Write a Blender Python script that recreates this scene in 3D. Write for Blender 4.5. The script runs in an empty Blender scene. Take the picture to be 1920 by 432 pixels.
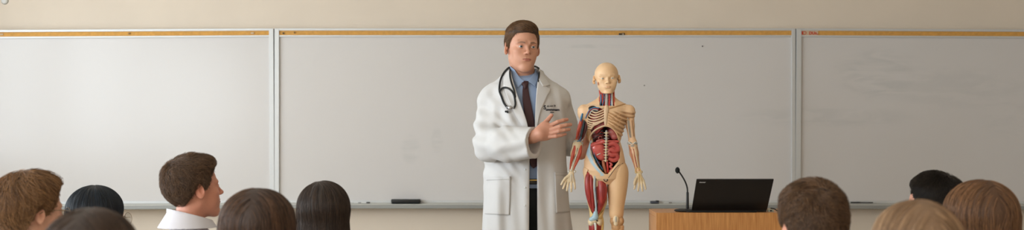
import bpy, math, random
import numpy as np
from mathutils import Vector, Matrix
random.seed(7)
RS = np.random.RandomState(11)
PI = math.pi
COL = bpy.context.scene.collection
EYE = 1.28      # eye height of the camera
FPX = 2100.0    # focal length in pixels of the 1920 wide frame
def at(px, py, D):
    "a point of the room seen at pixel px,py at distance D from the camera"
    return np.array([(px-960)*D/FPX, D, EYE+(250-py)*D/FPX])

# ---------------------------------------------------------------- materials
def new_mat(name):
    m = bpy.data.materials.new(name); m.use_nodes = True
    return m, m.node_tree, m.node_tree.nodes['Principled BSDF']
def srgb(c):
    return tuple(((v/255.0)/12.92 if v/255.0 <= 0.04045 else ((v/255.0+0.055)/1.055)**2.4) for v in c)
def mat(name, c, rough=0.5, metal=0.0, spec=0.5, var=0.0, vscale=8.0, stretch=(1,1,1), bump=0.0, bscale=60.0, sheen=0.0, coat=0.0, sss=0.0, emit=0.0):
    m, nt, b = new_mat(name)
    c = srgb(c)
    b.inputs['Base Color'].default_value = (*c, 1)
    b.inputs['Roughness'].default_value = rough
    b.inputs['Metallic'].default_value = metal
    b.inputs['Specular IOR Level'].default_value = spec
    b.inputs['Sheen Weight'].default_value = sheen
    b.inputs['Coat Weight'].default_value = coat
    if sss:
        b.inputs['Subsurface Weight'].default_value = sss
        b.inputs['Subsurface Radius'].default_value = (0.012, 0.005, 0.003)
        b.inputs['Subsurface Scale'].default_value = 1.0
    if emit:
        b.inputs['Emission Color'].default_value = (*c, 1)
        b.inputs['Emission Strength'].default_value = emit
    tc = nt.nodes.new('ShaderNodeTexCoord'); mp = nt.nodes.new('ShaderNodeMapping')
    mp.inputs['Scale'].default_value = stretch
    nt.links.new(tc.outputs['Object'], mp.inputs['Vector'])
    if var > 0:
        n = nt.nodes.new('ShaderNodeTexNoise'); n.inputs['Scale'].default_value = vscale; n.inputs['Detail'].default_value = 6
        r = nt.nodes.new('ShaderNodeValToRGB')
        r.color_ramp.elements[0].position = 0.3; r.color_ramp.elements[1].position = 0.7
        r.color_ramp.elements[0].color = (*[v*(1-var) for v in c], 1)
        r.color_ramp.elements[1].color = (*[min(1, v*(1+var)) for v in c], 1)
        nt.links.new(mp.outputs[0], n.inputs['Vector']); nt.links.new(n.outputs['Fac'], r.inputs['Fac'])
        nt.links.new(r.outputs['Color'], b.inputs['Base Color'])
    if bump > 0:
        n = nt.nodes.new('ShaderNodeTexNoise'); n.inputs['Scale'].default_value = bscale; n.inputs['Detail'].default_value = 4
        bp = nt.nodes.new('ShaderNodeBump'); bp.inputs['Strength'].default_value = bump; bp.inputs['Distance'].default_value = 0.01
        nt.links.new(mp.outputs[0], n.inputs['Vector']); nt.links.new(n.outputs['Fac'], bp.inputs['Height'])
        nt.links.new(bp.outputs['Normal'], b.inputs['Normal'])
    return m
def colmat(name, rough=0.5, sss=0.0, bump=0.0, bscale=200.0, spec=0.5, coat=0.0, var=0.08, vscale=40):
    "surface whose colour regions (lips, iris, muscle, bone, painted lid shade) are stored on the mesh"
    m, nt, b = new_mat(name)
    a = nt.nodes.new('ShaderNodeAttribute'); a.attribute_name = 'Tint'
    n = nt.nodes.new('ShaderNodeTexNoise'); n.inputs['Scale'].default_value = vscale; n.inputs['Detail'].default_value = 5
    tc = nt.nodes.new('ShaderNodeTexCoord'); nt.links.new(tc.outputs['Object'], n.inputs['Vector'])
    mr = nt.nodes.new('ShaderNodeMapRange'); mr.inputs['From Min'].default_value = .3; mr.inputs['From Max'].default_value = .7
    mr.inputs['To Min'].default_value = 1-var; mr.inputs['To Max'].default_value = 1+var
    vm = nt.nodes.new('ShaderNodeVectorMath'); vm.operation = 'SCALE'
    nt.links.new(n.outputs['Fac'], mr.inputs['Value']); nt.links.new(a.outputs['Color'], vm.inputs[0]); nt.links.new(mr.outputs[0], vm.inputs['Scale'])
    nt.links.new(vm.outputs[0], b.inputs['Base Color'])
    b.inputs['Roughness'].default_value = rough; b.inputs['Specular IOR Level'].default_value = spec; b.inputs['Coat Weight'].default_value = coat
    if sss:
        b.inputs['Subsurface Weight'].default_value = sss
        b.inputs['Subsurface Radius'].default_value = (0.010, 0.004, 0.002); b.inputs['Subsurface Scale'].default_value = 1.0
    if bump:
        n2 = nt.nodes.new('ShaderNodeTexNoise'); n2.inputs['Scale'].default_value = bscale; n2.inputs['Detail'].default_value = 3
        bp = nt.nodes.new('ShaderNodeBump'); bp.inputs['Strength'].default_value = bump; bp.inputs['Distance'].default_value = 0.003
        nt.links.new(tc.outputs['Object'], n2.inputs['Vector']); nt.links.new(n2.outputs['Fac'], bp.inputs['Height']); nt.links.new(bp.outputs['Normal'], b.inputs['Normal'])
    return m
def hairmat(name, dark, light, rough=0.45, spec=0.35):
    m, nt, b = new_mat(name)
    h = nt.nodes.new('ShaderNodeHairInfo'); r = nt.nodes.new('ShaderNodeValToRGB')
    r.color_ramp.elements[0].color = (*srgb(dark), 1); r.color_ramp.elements[1].color = (*srgb(light), 1)
    nt.links.new(h.outputs['Random'], r.inputs['Fac']); nt.links.new(r.outputs['Color'], b.inputs['Base Color'])
    b.inputs['Roughness'].default_value = rough; b.inputs['Specular IOR Level'].default_value = spec
    return m

# ---------------------------------------------------------------- objects
WL = {}
def wloc(o): return np.array(WL.get(o.name, (0, 0, 0))) if o is not None else np.zeros(3)
def link_mesh(name, V, F, m, parent=None, smooth=True, tint=None, origin=None, kind=None):
    V = np.asarray(V, float)
    o0 = wloc(parent) if parent is not None else (np.array(origin, float) if origin is not None else np.zeros(3))
    me = bpy.data.meshes.new(name)
    me.from_pydata((V-o0).tolist(), [], F if isinstance(F, list) else F.tolist())
    me.update()
    if smooth: me.polygons.foreach_set('use_smooth', [True]*len(me.polygons))
    if tint is not None:
        ca = me.color_attributes.new('Tint', 'FLOAT_COLOR', 'POINT')
        c = np.ones((len(V), 4)); c[:, :3] = tint
        ca.data.foreach_set('color', c.ravel())
    me.materials.append(m)
    o = bpy.data.objects.new(name, me); COL.objects.link(o)
    if parent is not None: o.parent = parent
    else: o.location = o0
    WL[o.name] = tuple(o0)
    if kind: o['kind'] = kind
    return o
def empty(name, loc, label, cat, group=None):
    o = bpy.data.objects.new(name, None); COL.objects.link(o); o.location = loc; o.empty_display_size = .1
    WL[o.name] = tuple(loc); return tag(o, label, cat, group)
def tag(o, label, cat, group=None):
    o['label'] = label; o['category'] = cat
    if group: o['group'] = group
    return o
class MB:
    "collects boxes, prisms and tubes into one mesh"
    def __init__(s): s.V = []; s.F = []
    def add(s, V, F):
        n = len(s.V); s.V += [tuple(v) for v in V]; s.F += [tuple(int(i)+n for i in f) for f in F]; return s
    def box(s, lo, hi, bev=0.0, R=None, c=None):
        import bmesh
        bm = bmesh.new(); bmesh.ops.create_cube(bm, size=1)
        lo = np.array(lo, float); hi = np.array(hi, float)
        for v in bm.verts:
            v.co = Vector([(lo[i]+hi[i])/2+v.co[i]*(hi[i]-lo[i]) for i in range(3)])
        if bev > 0: bmesh.ops.bevel(bm, geom=list(bm.edges), offset=bev, segments=3, profile=0.6, affect='EDGES')
        V = np.array([v.co[:] for v in bm.verts]); F = [[v.index for v in f.verts] for f in bm.faces]
        bm.free()
        if R is not None: V = (np.array(R) @ (V-np.array(c)).T).T+np.array(c)
        return s.add(V, F)
    def prism(s, prof, x0, x1):
        "profile of (y,z) points swept along x"
        n = len(prof); V = [(x0, *p) for p in prof]+[(x1, *p) for p in prof]
        F = [[i, (i+1) % n, n+(i+1) % n, n+i] for i in range(n)]+[list(range(n))[::-1], list(range(n, 2*n))]
        return s.add(V, F)
    def tube(s, pts, r, n=12, sub=4, flat=None, closed=False):
        V, F = tube_geo(pts, r, n, sub, flat); return s.add(V, F)
    def build(s, name, m, parent=None, smooth=False, origin=None, kind=None):
        o = link_mesh(name, s.V, s.F, m, parent, smooth, origin=origin, kind=kind)
        return o
def catmull(P, sub):
    P = np.array(P, float)
    if sub <= 1 or len(P) < 3: 
        if len(P) == 2 and sub > 1:
            t = np.linspace(0, 1, sub+1)[:, None]; return P[0]*(1-t)+P[1]*t
        return P
    Q = np.vstack([2*P[0]-P[1], P, 2*P[-1]-P[-2]]); out = []
    for i in range(1, len(Q)-2):
        for k in range(sub):
            t = k/sub; a, b, c, d = Q[i-1], Q[i], Q[i+1], Q[i+2]
            out.append(0.5*((2*b)+(-a+c)*t+(2*a-5*b+4*c-d)*t*t+(-a+3*b-3*c+d)*t**3))
    out.append(P[-1]); return np.array(out)
def tube_geo(pts, r, n=12, sub=4, flat=None):
    "swept tube; r a number or one per point; flat=(axis, factor) squashes the section along a direction"
    P = np.array(pts, float); r = np.full(len(P), r, float) if np.isscalar(r) else np.array(r, float)
    C = catmull(np.hstack([P, r[:, None]]), sub); P, r = C[:, :3], np.maximum(C[:, 3], 1e-5)
    T = np.gradient(P, axis=0); T /= np.linalg.norm(T, axis=1)[:, None]+1e-12
    u = np.cross(T[0], [0, 0, 1.0]); 
    if np.linalg.norm(u) < .1: u = np.cross(T[0], [0, 1.0, 0])
    u /= np.linalg.norm(u); rings = []
    V = []
    a = np.linspace(0, 2*PI, n, endpoint=False)
    # rounded ends
    def ring(c, t, u, rad):
        w = np.cross(t, u)
        off = rad*(np.cos(a)[:, None]*u+np.sin(a)[:, None]*w)
        if flat is not None:
            ax = np.array(flat[0], float); ax /= np.linalg.norm(ax)
            off -= (1-flat[1])*(off@ax)[:, None]*ax
        return c+off
    for i in range(len(P)):
        u = u-T[i]*np.dot(u, T[i]); u /= np.linalg.norm(u)
        if i == 0:
            for q in (80, 50, 25): V.append(ring(P[0]-T[0]*r[0]*math.sin(math.radians(q))*.8, T[0], u, r[0]*math.cos(math.radians(q))))
        V.append(ring(P[i], T[i], u, r[i]))
        if i == len(P)-1:
            for q in (25, 50, 80): V.append(ring(P[i]+T[i]*r[i]*math.sin(math.radians(q))*.8, T[i], u, r[i]*math.cos(math.radians(q))))
    m = len(V); V = np.vstack(V); F = []
    for i in range(m-1):
        for j in range(n): F.append([i*n+j, i*n+(j+1) % n, (i+1)*n+(j+1) % n, (i+1)*n+j])
    F.append(list(range(n))[::-1]); F.append([(m-1)*n+j for j in range(n)])
    return V, F
def tube(name, pts, r, m, parent=None, n=12, sub=4, flat=None, kind=None, origin=None, tint=None):
    V, F = tube_geo(pts, r, n, sub, flat)
    return link_mesh(name, V, F, m, parent, True, kind=kind, origin=origin, tint=tint)
def ball(name, c, r, m, parent=None, seg=20, R=None, tintfn=None):
    V = []; F = []; r = np.array([r]*3 if np.isscalar(r) else r, float); k = seg//2
    for i in range(k+1):
        th = PI*i/k
        for j in range(seg):
            ph = 2*PI*j/seg; V.append((math.sin(th)*math.cos(ph), math.cos(th), math.sin(th)*math.sin(ph)))
    for i in range(k):
        for j in range(seg): F.append([i*seg+j, i*seg+(j+1) % seg, (i+1)*seg+(j+1) % seg, (i+1)*seg+j])
    U0 = np.array(V); V = U0*r
    if R is not None: V = V@np.array(R).T
    return link_mesh(name, V+np.array(c), F, m, parent, True, tint=None if tintfn is None else tintfn(U0))

# ---------------------------------------------------------------- distance-field modelling
def ell(c, r, R=None):
    c = np.array(c, float); r = np.array(r, float)
    def f(p):
        q = p-c
        if R is not None: q = q@R
        k0 = np.linalg.norm(q/r, axis=1); k1 = np.linalg.norm(q/(r*r), axis=1)+1e-9
        return k0*(k0-1)/k1
    return f
def cap(a, b, ra, rb=None):
    a = np.array(a, float); b = np.array(b, float); rb = ra if rb is None else rb; ba = b-a; L = ba@ba+1e-12
    def f(p):
        h = np.clip(((p-a)@ba)/L, 0, 1)
        return np.linalg.norm(p-a-h[:, None]*ba, axis=1)-(ra+(rb-ra)*h)
    return f
def chain(pts, rs, k=0.006):
    return U(k, *[cap(pts[i], pts[i+1], rs[i], rs[i+1]) for i in range(len(pts)-1)])
def rbox(c, h, r, R=None):
    c = np.array(c, float); h = np.array(h, float)-r
    def f(p):
        q = p-c
        if R is not None: q = q@R
        q = np.abs(q)-h
        return np.linalg.norm(np.maximum(q, 0), axis=1)+np.minimum(q.max(axis=1), 0)-r
    return f
def smin(a, b, k):
    if k <= 0: return np.minimum(a, b)
    h = np.maximum(k-np.abs(a-b), 0)/k
    return np.minimum(a, b)-h*h*k*.25
def U(k, *fs):
    def f(p):
        d = fs[0](p)
        for g in fs[1:]: d = smin(d, g(p), k)
        return d
    return f
def SUB(k, f, *gs):
    def h(p):
        d = f(p)
        for g in gs: d = -smin(-d, g(p), k)
        return d
    return h
def INT(k, f, *gs):
    def h(p):
        d = f(p)
        for g in gs: d = -smin(-d, -g(p), k)
        return d
    return h
def half(n, c):
    n = np.array(n, float); n /= np.linalg.norm(n); c = np.array(c, float)
    return lambda p: (p-c)@n       # negative on the side the normal points away from
def off(f, d): return lambda p: f(p)-d
def shell(f, t): return lambda p: np.maximum(f(p), -(f(p)+t))
def grad(f, p, e=0.0008):
    g = np.empty_like(p)
    for i in range(3):
        d = np.zeros(3); d[i] = e; g[:, i] = (f(p+d)-f(p-d))/(2*e)
    return g
def nets(f, lo, hi, h, project=1):
    lo = np.array(lo, float); hi = np.array(hi, float)
    n = np.ceil((hi-lo)/h).astype(int)+1
    ys, zs = np.meshgrid(lo[1]+h*np.arange(n[1]), lo[2]+h*np.arange(n[2]), indexing='ij')
    V = np.empty(n); st = max(1, int(300000/(n[1]*n[2])))
    for i in range(0, n[0], st):
        k = min(st, n[0]-i)
        P = np.empty((k, n[1], n[2], 3)); P[..., 0] = (lo[0]+h*(i+np.arange(k)))[:, None, None]; P[..., 1] = ys; P[..., 2] = zs
        V[i:i+k] = f(P.reshape(-1, 3)).reshape(k, n[1], n[2])
    for s in (np.s_[0], np.s_[-1], np.s_[:, 0], np.s_[:, -1], np.s_[:, :, 0], np.s_[:, :, -1]): V[s] = np.maximum(V[s], 1e-4)
    V = np.where(np.abs(V) < 1e-9, 1e-9, V)
    S = V < 0; m = n-1
    def cn(A, o): return A[o[0]:o[0]+m[0], o[1]:o[1]+m[1], o[2]:o[2]+m[2]]
    cs = [(i, j, k) for i in (0, 1) for j in (0, 1) for k in (0, 1)]
    cnt = sum(cn(S, c).astype(np.int8) for c in cs); act = (cnt > 0) & (cnt < 8)
    idx = -np.ones(m, int); ia = np.argwhere(act); idx[act] = np.arange(len(ia))
    acc = np.zeros((len(ia), 3)); num = np.zeros(len(ia))
    for a in cs:
        for ax in range(3):
            if a[ax]: continue
            b = list(a); b[ax] = 1
            va = V[tuple((ia+a).T)]; vb = V[tuple((ia+b).T)]; cr = (va < 0) != (vb < 0)
            t = np.where(cr, va/(va-vb+1e-20), 0); pt = np.array(a, float)+t[:, None]*np.eye(3)[ax]
            acc += pt*cr[:, None]; num += cr
    P = lo+h*(ia+acc/num[:, None])
    F = []
    for ax in range(3):
        b, c = (ax+1) % 3, (ax+2) % 3
        sl0 = [slice(None)]*3; sl1 = [slice(None)]*3; sl0[ax] = slice(0, -1); sl1[ax] = slice(1, None)
        for q in (b, c): sl0[q] = slice(1, -1); sl1[q] = slice(1, -1)
        A = S[tuple(sl0)]; B = S[tuple(sl1)]; e = np.argwhere(A != B)
        if len(e) == 0: continue
        ins = A[tuple(e.T)]; g = e.copy(); g[:, b] += 1; g[:, c] += 1
        quad = []
        for ob, oc in ((-1, -1), (0, -1), (0, 0), (-1, 0)):
            w = g.copy(); w[:, b] += ob; w[:, c] += oc; quad.append(idx[tuple(w.T)])
        quad = np.array(quad).T; quad[~ins] = quad[~ins][:, ::-1]; F.append(quad)
    F = np.vstack(F)
    for _ in range(project):
        g = grad(f, P, h*.3); d = f(P); gg = (g*g).sum(1)+1e-9
        stp = np.clip(d/gg, -h*.5, h*.5); P = P-stp[:, None]*g
    return P, F
def merge(*parts):
    V = []; F = []; n = 0
    for v, f in parts:
        V.append(v); F.append(np.asarray(f)+n); n += len(v)
    return np.vstack(V), np.vstack(F)
class Frame:
    "local axes: face looks along -y, up is +z"
    def __init__(s, loc, yaw=0, pitch=0, roll=0, scale=(1, 1, 1)):
        s.t = np.array(loc, float)
        R = Matrix.Rotation(math.radians(yaw), 3, 'Z') @ Matrix.Rotation(math.radians(pitch), 3, 'X') @ Matrix.Rotation(math.radians(roll), 3, 'Y')
        s.R = np.array(R); s.s = np.array(scale, float)
    def out(s, p): return (np.asarray(p, float)*s.s)@s.R.T+s.t
    def dirs(s, d): return np.asarray(d, float)@s.R.T
    def inn(s, p): return ((np.asarray(p, float)-s.t)@s.R)/s.s
    def f(s, g):
        k = s.s.min()
        return lambda p: g(s.inn(p))*k
def march(f, P, d, tmax=.62):
    "walk points P along unit direction d to the surface of f"
    t = np.zeros(len(P))
    for _ in range(60):
        v = f(P+d*t[:, None]); t += np.clip(v*.8, -.05, .05); t = np.clip(t, 0, tmax)
    Q = P+d*t[:, None]; bad = np.abs(f(Q)) > .003
    if bad.any():       # the ray passes the edge of the form: rest the point on the nearest side of it
        Pb = P[bad]; db = np.broadcast_to(d, P.shape)[bad]; ts = np.linspace(0, tmax, 90)
        vals = np.array([f(Pb+db*k) for k in ts]); Qb = Pb+db*ts[vals.argmin(0)][:, None]
        for _ in range(6):
            g = grad(f, Qb); Qb = Qb-g*(f(Qb)/((g*g).sum(1)+1e-9))[:, None]
        Q[bad] = Qb
    return Q
def strip_patch(name, L, R, f, D0, m, parent, n=24, w=10, lift=.003, thick=.004, D=None, tint=None, puff=0.0, rim=None):
    "a cloth piece laid on surface f, between two edges given as pixel polylines; real points in the room"
    L = catmull(np.array(L, float), 6); R = catmull(np.array(R, float), 6)
    def res(A, n):
        s = np.r_[0, np.cumsum(np.linalg.norm(np.diff(A, axis=0), axis=1))]; q = np.linspace(0, s[-1], n)
        return np.array([np.interp(q, s, A[:, i]) for i in range(A.shape[1])]).T
    L = res(L, n); R = res(R, n); G = []
    for i in range(n):
        for j in range(w):
            t = j/(w-1); G.append(L[i]*(1-t)+R[i]*t)
    G = np.array(G); P0 = np.array([at(x, y, D0) for x, y in G]); d = P0-np.array([0, 0, EYE]); d /= np.linalg.norm(d, axis=1)[:, None]
    S = march(f, P0, d) if f is not None else P0
    jj = np.tile(np.arange(w), n)/(w-1); ii = np.repeat(np.arange(n), w)/(n-1)
    bulge = puff*np.sin(jj*PI)
    back = S-d*(lift*.4); front = S-d*(lift+thick+bulge)[:, None] if not np.isscalar(bulge) else S-d*(lift+thick)
    V = np.vstack([front, back]); k = n*w; F = []
    for i in range(n-1):
        for j in range(w-1):
            a = i*w+j; F.append([a, a+w, a+w+1, a+1]); F.append([k+a, k+a+1, k+a+w+1, k+a+w])
    for j in range(w-1):
        F.append([j, j+1, k+j+1, k+j]); a = (n-1)*w+j; F.append([a, k+a, k+a+1, a+1])
    for i in range(n-1):
        a = i*w; F.append([a, k+a, k+a+w, a+w]); a = i*w+w-1; F.append([a, a+w, k+a+w, k+a])
    return link_mesh(name, V, F, m, parent, True, tint=tint)

# ---------------------------------------------------------------- hair
def grow(name, f, V, fr, field, m, parent, n=6000, length=.1, steps=12, depth=.006, lift=.0, rad=.00045, jit=.15, curl=0.0, curlf=60, seed=1, mask=None, lenvar=.35, gap=0.0):
    rs = np.random.RandomState(seed)
    if mask is not None: V = V[mask(V)]
    p = V[rs.randint(0, len(V), n)]+rs.normal(0, .0025, (n, 3))
    dep = rs.rand(n)*depth; L = length*(1-lenvar*rs.rand(n)); bias = rs.normal(0, jit, (n, 3)); ph = rs.rand(n)*6.28
    # neighbouring strands bend alike, so locks form
    lock = np.stack([np.sin(p[:, 0]*97+p[:, 2]*61+k*2.1)*np.cos(p[:, 1]*83-p[:, 2]*53+k) for k in range(3)], 1)*jit*1.4
    out = np.empty((n, steps, 3)); ds = L/(steps-1)
    for i in range(steps):
        tt = i/(steps-1)
        g = grad(f, p); g /= np.linalg.norm(g, axis=1)[:, None]+1e-9
        d = f(p); p = p-g*(d+dep-lift*tt-gap)[:, None]
        out[:, i] = p
        v = field(p)+bias+lock
        if curl: v = v+curl*np.stack([np.sin(ph*.3+p[:, 2]*curlf), np.cos(ph*.3+p[:, 0]*curlf), np.sin(p[:, 1]*curlf)], 1)
        v = v-g*(v*g).sum(1)[:, None]*(1 if lift < .012 else .8); v /= np.linalg.norm(v, axis=1)[:, None]+1e-9
        p = p+v*ds[:, None]
    W = fr.out(out.reshape(-1, 3))-wloc(parent)
    hc = bpy.data.hair_curves.new(name); hc.add_curves([steps]*n)
    hc.points.foreach_set('position', W.astype(np.float32).ravel())
    ra = hc.attributes.get('radius') or hc.attributes.new('radius', 'FLOAT', 'POINT')
    rr = np.tile(rad*(1-.75*np.linspace(0, 1, steps)**2), n).astype(np.float32)
    ra.data.foreach_set('value', rr)
    hc.materials.append(m)
    o = bpy.data.objects.new(name, hc); COL.objects.link(o); o.parent = parent
    WL[o.name] = tuple(wloc(parent))
    return o

# ---------------------------------------------------------------- head
def head_sdf(male=1.0, eyes=True, ears=True, open_mouth=0.0):
    R = lambda ax, d: np.array(Matrix.Rotation(math.radians(d), 3, ax))
    j = .80+.20*male
    base = U(.03, ell((0, .014, .030), (.0745, .094, .086)), ell((0, -.018, -.03), (.057*(.9+.1*male), .062, .082)))
    jaw = U(.02, ell((0, -.036, -.078), (.037*j, .040, .034)), cap((.045*j, .004, -.058), (.015*j, -.062, -.101), .015, .0135), cap((-.045*j, .004, -.058), (-.015*j, -.062, -.101), .015, .0135),
            ell((0, -.069, -.103), (.017+.004*male, .016, .0175)))
    f = U(.028, base, jaw)
    f = U(.022, f, ell((.040, -.054, -.021), (.020, .018, .015)), ell((-.040, -.054, -.021), (.020, .018, .015)), ell((.030, -.052, -.048), (.022, .021, .028)), ell((-.030, -.052, -.048), (.022, .021, .028)), ell((0, -.064, -.060), (.029, .021, .026)))
    f = U(.012, f, cap((.014, -.0785, .0165), (.042, -.066, .019), .0055+.005*male), cap((-.014, -.0785, .0165), (-.042, -.066, .019), .0055+.005*male))
    for s in (1, -1): f = SUB(.012, f, ell((s*.030, -.093, .001), (.0165, .018, .0125)))
    # nose
    f = U(.010, f, cap((0, -.077, .014), (0, -.0985, -.024), .0056, .0074))
    f = U(.006, f, ell((0, -.1005, -.028), (.0088, .0095, .0085)), ell((.0105, -.090, -.031), (.0060, .0095, .0065)), ell((-.0105, -.090, -.031), (.0060, .0095, .0065)))
    f = SUB(.002, f, ell((.0062, -.0955, -.0375), (.0032, .0048, .003)), ell((-.0062, -.0955, -.0375), (.0032, .0048, .003)))
    # lips
    f = U(.005, f, chain([(-.0235, -.078, -.0590), (-.007, -.0875, -.0560), (0, -.0878, -.0567), (.007, -.0875, -.0560), (.0235, -.078, -.0590)], [.0018, .0034, .0032, .0034, .0018], .003),
          chain([(-.020, -.0785, -.0618), (-.008, -.0868, -.0652), (.008, -.0868, -.0652), (.020, -.0785, -.0618)], [.0018, .0042, .0042, .0018], .003))
    f = SUB(.0025, f, chain([(-.0225, -.083, -.0600), (0, -.0925, -.0604), (.0225, -.083, -.0600)], [.0006, .0013+.0022*open_mouth, .0006], .002))
    f = SUB(.012, f, ell((0, -.0925, -.0785), (.017, .006, .004)))
    if eyes:
        for s in (1, -1):
            lid = SUB(.0012, ell((s*.0305, -.0685, .0005), (.0142, .0138, .0136)), ell((s*.0305, -.083, .0000), (.0128, .014, .0042)))
            f = U(.003, f, lid); f = SUB(.001, f, ell((s*.0305, -.083, .0000), (.0126, .0125, .0040)))
    if ears:
        for s in (1, -1):
            Rm = R('Z', s*28)@R('X', -10)
            e = SUB(.004, ell((s*.0800, .014, -.006), (.0075, .0175, .031), Rm), ell((s*.0895, .010, .000), (.0075, .010, .018), Rm))
            e = U(.004, e, ell((s*.0775, .009, -.028), (.0055, .0090, .010), Rm), ell((s*.0765, .001, -.006), (.004, .005, .008), Rm))
            f = U(.005, f, e)
    return f
def head_paint(skin, lip, male=1.0, brow=None):
    skin = np.array(srgb(skin)); lip = np.array(srgb(lip))
    def fn(p):
        c = np.tile(skin, (len(p), 1))
        def mix(w, col): 
            c[:] = c*(1-w[:, None])+np.array(col)*w[:, None]
        g = lambda cx, cy, cz, r: np.exp(-(((p[:, 0]-cx)**2+(p[:, 1]-cy)**2+(p[:, 2]-cz)**2)/(r*r)))
        red = skin*np.array([1.04, .80, .74])
        for s in (1, -1):
            mix(.25*g(s*.042, -.06, -.028, .02), red); mix(.55*g(s*.08, .014, -.006, .026), red)
            mix(.30*g(s*.0305, -.08, .004, .017), skin*np.array([.80, .68, .64]))  # upper lid shade painted into the skin round the eyes
        mix(.4*g(0, -.103, -.028, .012), red)
        x = np.abs(p[:, 0]); zl = p[:, 2]+.0605; hw = np.clip(1-(x/.0240)**2, 0, 1)
        up = np.clip((.0058*hw**.6-zl)/.0012, 0, 1)*np.clip((zl+.0095*hw**.7)/.0012, 0, 1)*(p[:, 1] < -.072)*(hw > 0)
        mix(np.clip(up, 0, 1)*.6, lip)
        mix(np.clip(1-np.abs(zl)/.0012, 0, 1)*(x < .021)*(p[:, 1] < -.07)*.7, lip*.25)
        if brow is not None:
            b = np.array(srgb(brow)); zb = .0175+.0035*np.sin(np.clip((x-.012)/.036, 0, 1)*PI)-.10*np.clip(x-.036, 0, 1)
            wth = .0036*np.clip((.052-x)/.02, .15, 1)
            mix(np.clip(1.4-np.abs(p[:, 2]-zb)/wth, 0, 1)*np.clip((x-.011)/.003, 0, 1)*(x < .051)*(p[:, 1] < -.03)*.8, b)
        return c
    return fn
def eye_pair(fr, parent, iris=(70, 95, 110), m=None, look=0.0, sc=1.0):
    k = float(fr.s.mean())
    for s in (1, -1):
        c = fr.out((s*.0305, -.0690, .0003))
        a = math.radians(look); d = np.array([math.sin(a), -math.cos(a), .02])
        def tf(u, d=d):
            q = u@d; col = np.tile(np.array(srgb((215, 210, 205))), (len(u), 1))
            col[q > .885] = srgb(iris); col[q > .975] = (.004, .004, .004); return col
        ball('eye', c, .0124*k, m, parent, seg=36, R=fr.R, tintfn=tf)

def hand_sdf(side=1, curl=25, spread=3.0, L=1.0):
    "wrist at 0, fingers along +x, thumb towards +z, palm faces -y*side"
    f = U(.012, rbox((.045, 0, .0), (.042, .012, .039), .011), cap((-.03, 0, 0), (.012, 0, 0), .027, .024))
    for i, (z, l, r) in enumerate(((.029, .074, .0088), (.0095, .082, .0092), (-.0105, .076, .0088), (-.0295, .060, .0078))):
        p = np.array([.083-.006*(i == 3), 0, z]); a = math.radians((1.5-i)*spread); pts = [p]; c = 0
        for seg in (.45, .30, .25):
            c += math.radians(curl)*(.6 if seg == .45 else 1.0)
            p = p+l*seg*np.array([math.cos(c)*math.cos(a), -side*math.sin(c), math.cos(c)*math.sin(a)]); pts.append(p)
        f = U(.004, f, chain(pts, [r*1.08, r, r*.93, r*.80], .003))
    f = U(.008, f, chain([(.018, -side*.006, .030), (.048, -side*.016, .056), (.075, -side*.022, .064), (.096, -side*.025, .066)], [.015, .0115, .0095, .0085], .004))
    return f
WPOW=[215,112,98,66]; FILL=3.5; EXPO=0.0
# ================================================================= the room
DW = 8.37                                  # distance of the whiteboards
M = {}
M['wall'] = mat('painted_wall', (227, 214, 198), .85, var=.02, vscale=3, bump=.05, bscale=180)
M['ceiling'] = mat('ceiling_tile', (225, 222, 214), .9, bump=.1, bscale=60)
M['floor'] = mat('vinyl_floor', (190, 180, 165), .35, var=.1, vscale=4)
M['white_frame'] = mat('satin_aluminium', (205, 207, 208), .38, .25)
M['tray'] = mat('tray_aluminium', (196, 196, 190), .42, .2)
M['lip'] = mat('tray_lip_grey', (150, 152, 150), .45, .25)
M['cork'] = mat('tan_cork', (214, 160, 82), .8, var=.10, vscale=50, bump=.1, bscale=300)
M['black'] = mat('black_plastic', (14, 15, 17), .42)
M['black_soft'] = mat('black_rubber', (16, 18, 20), .6)
M['label'] = mat('cream_label', (205, 180, 150), .6)
M['red_ink'] = mat('red_ink', (200, 62, 34), .6)
M['steel'] = mat('brushed_steel', (170, 170, 172), .3, .9)
M['white_plastic'] = mat('white_plastic', (225, 226, 224), .4)

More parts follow.
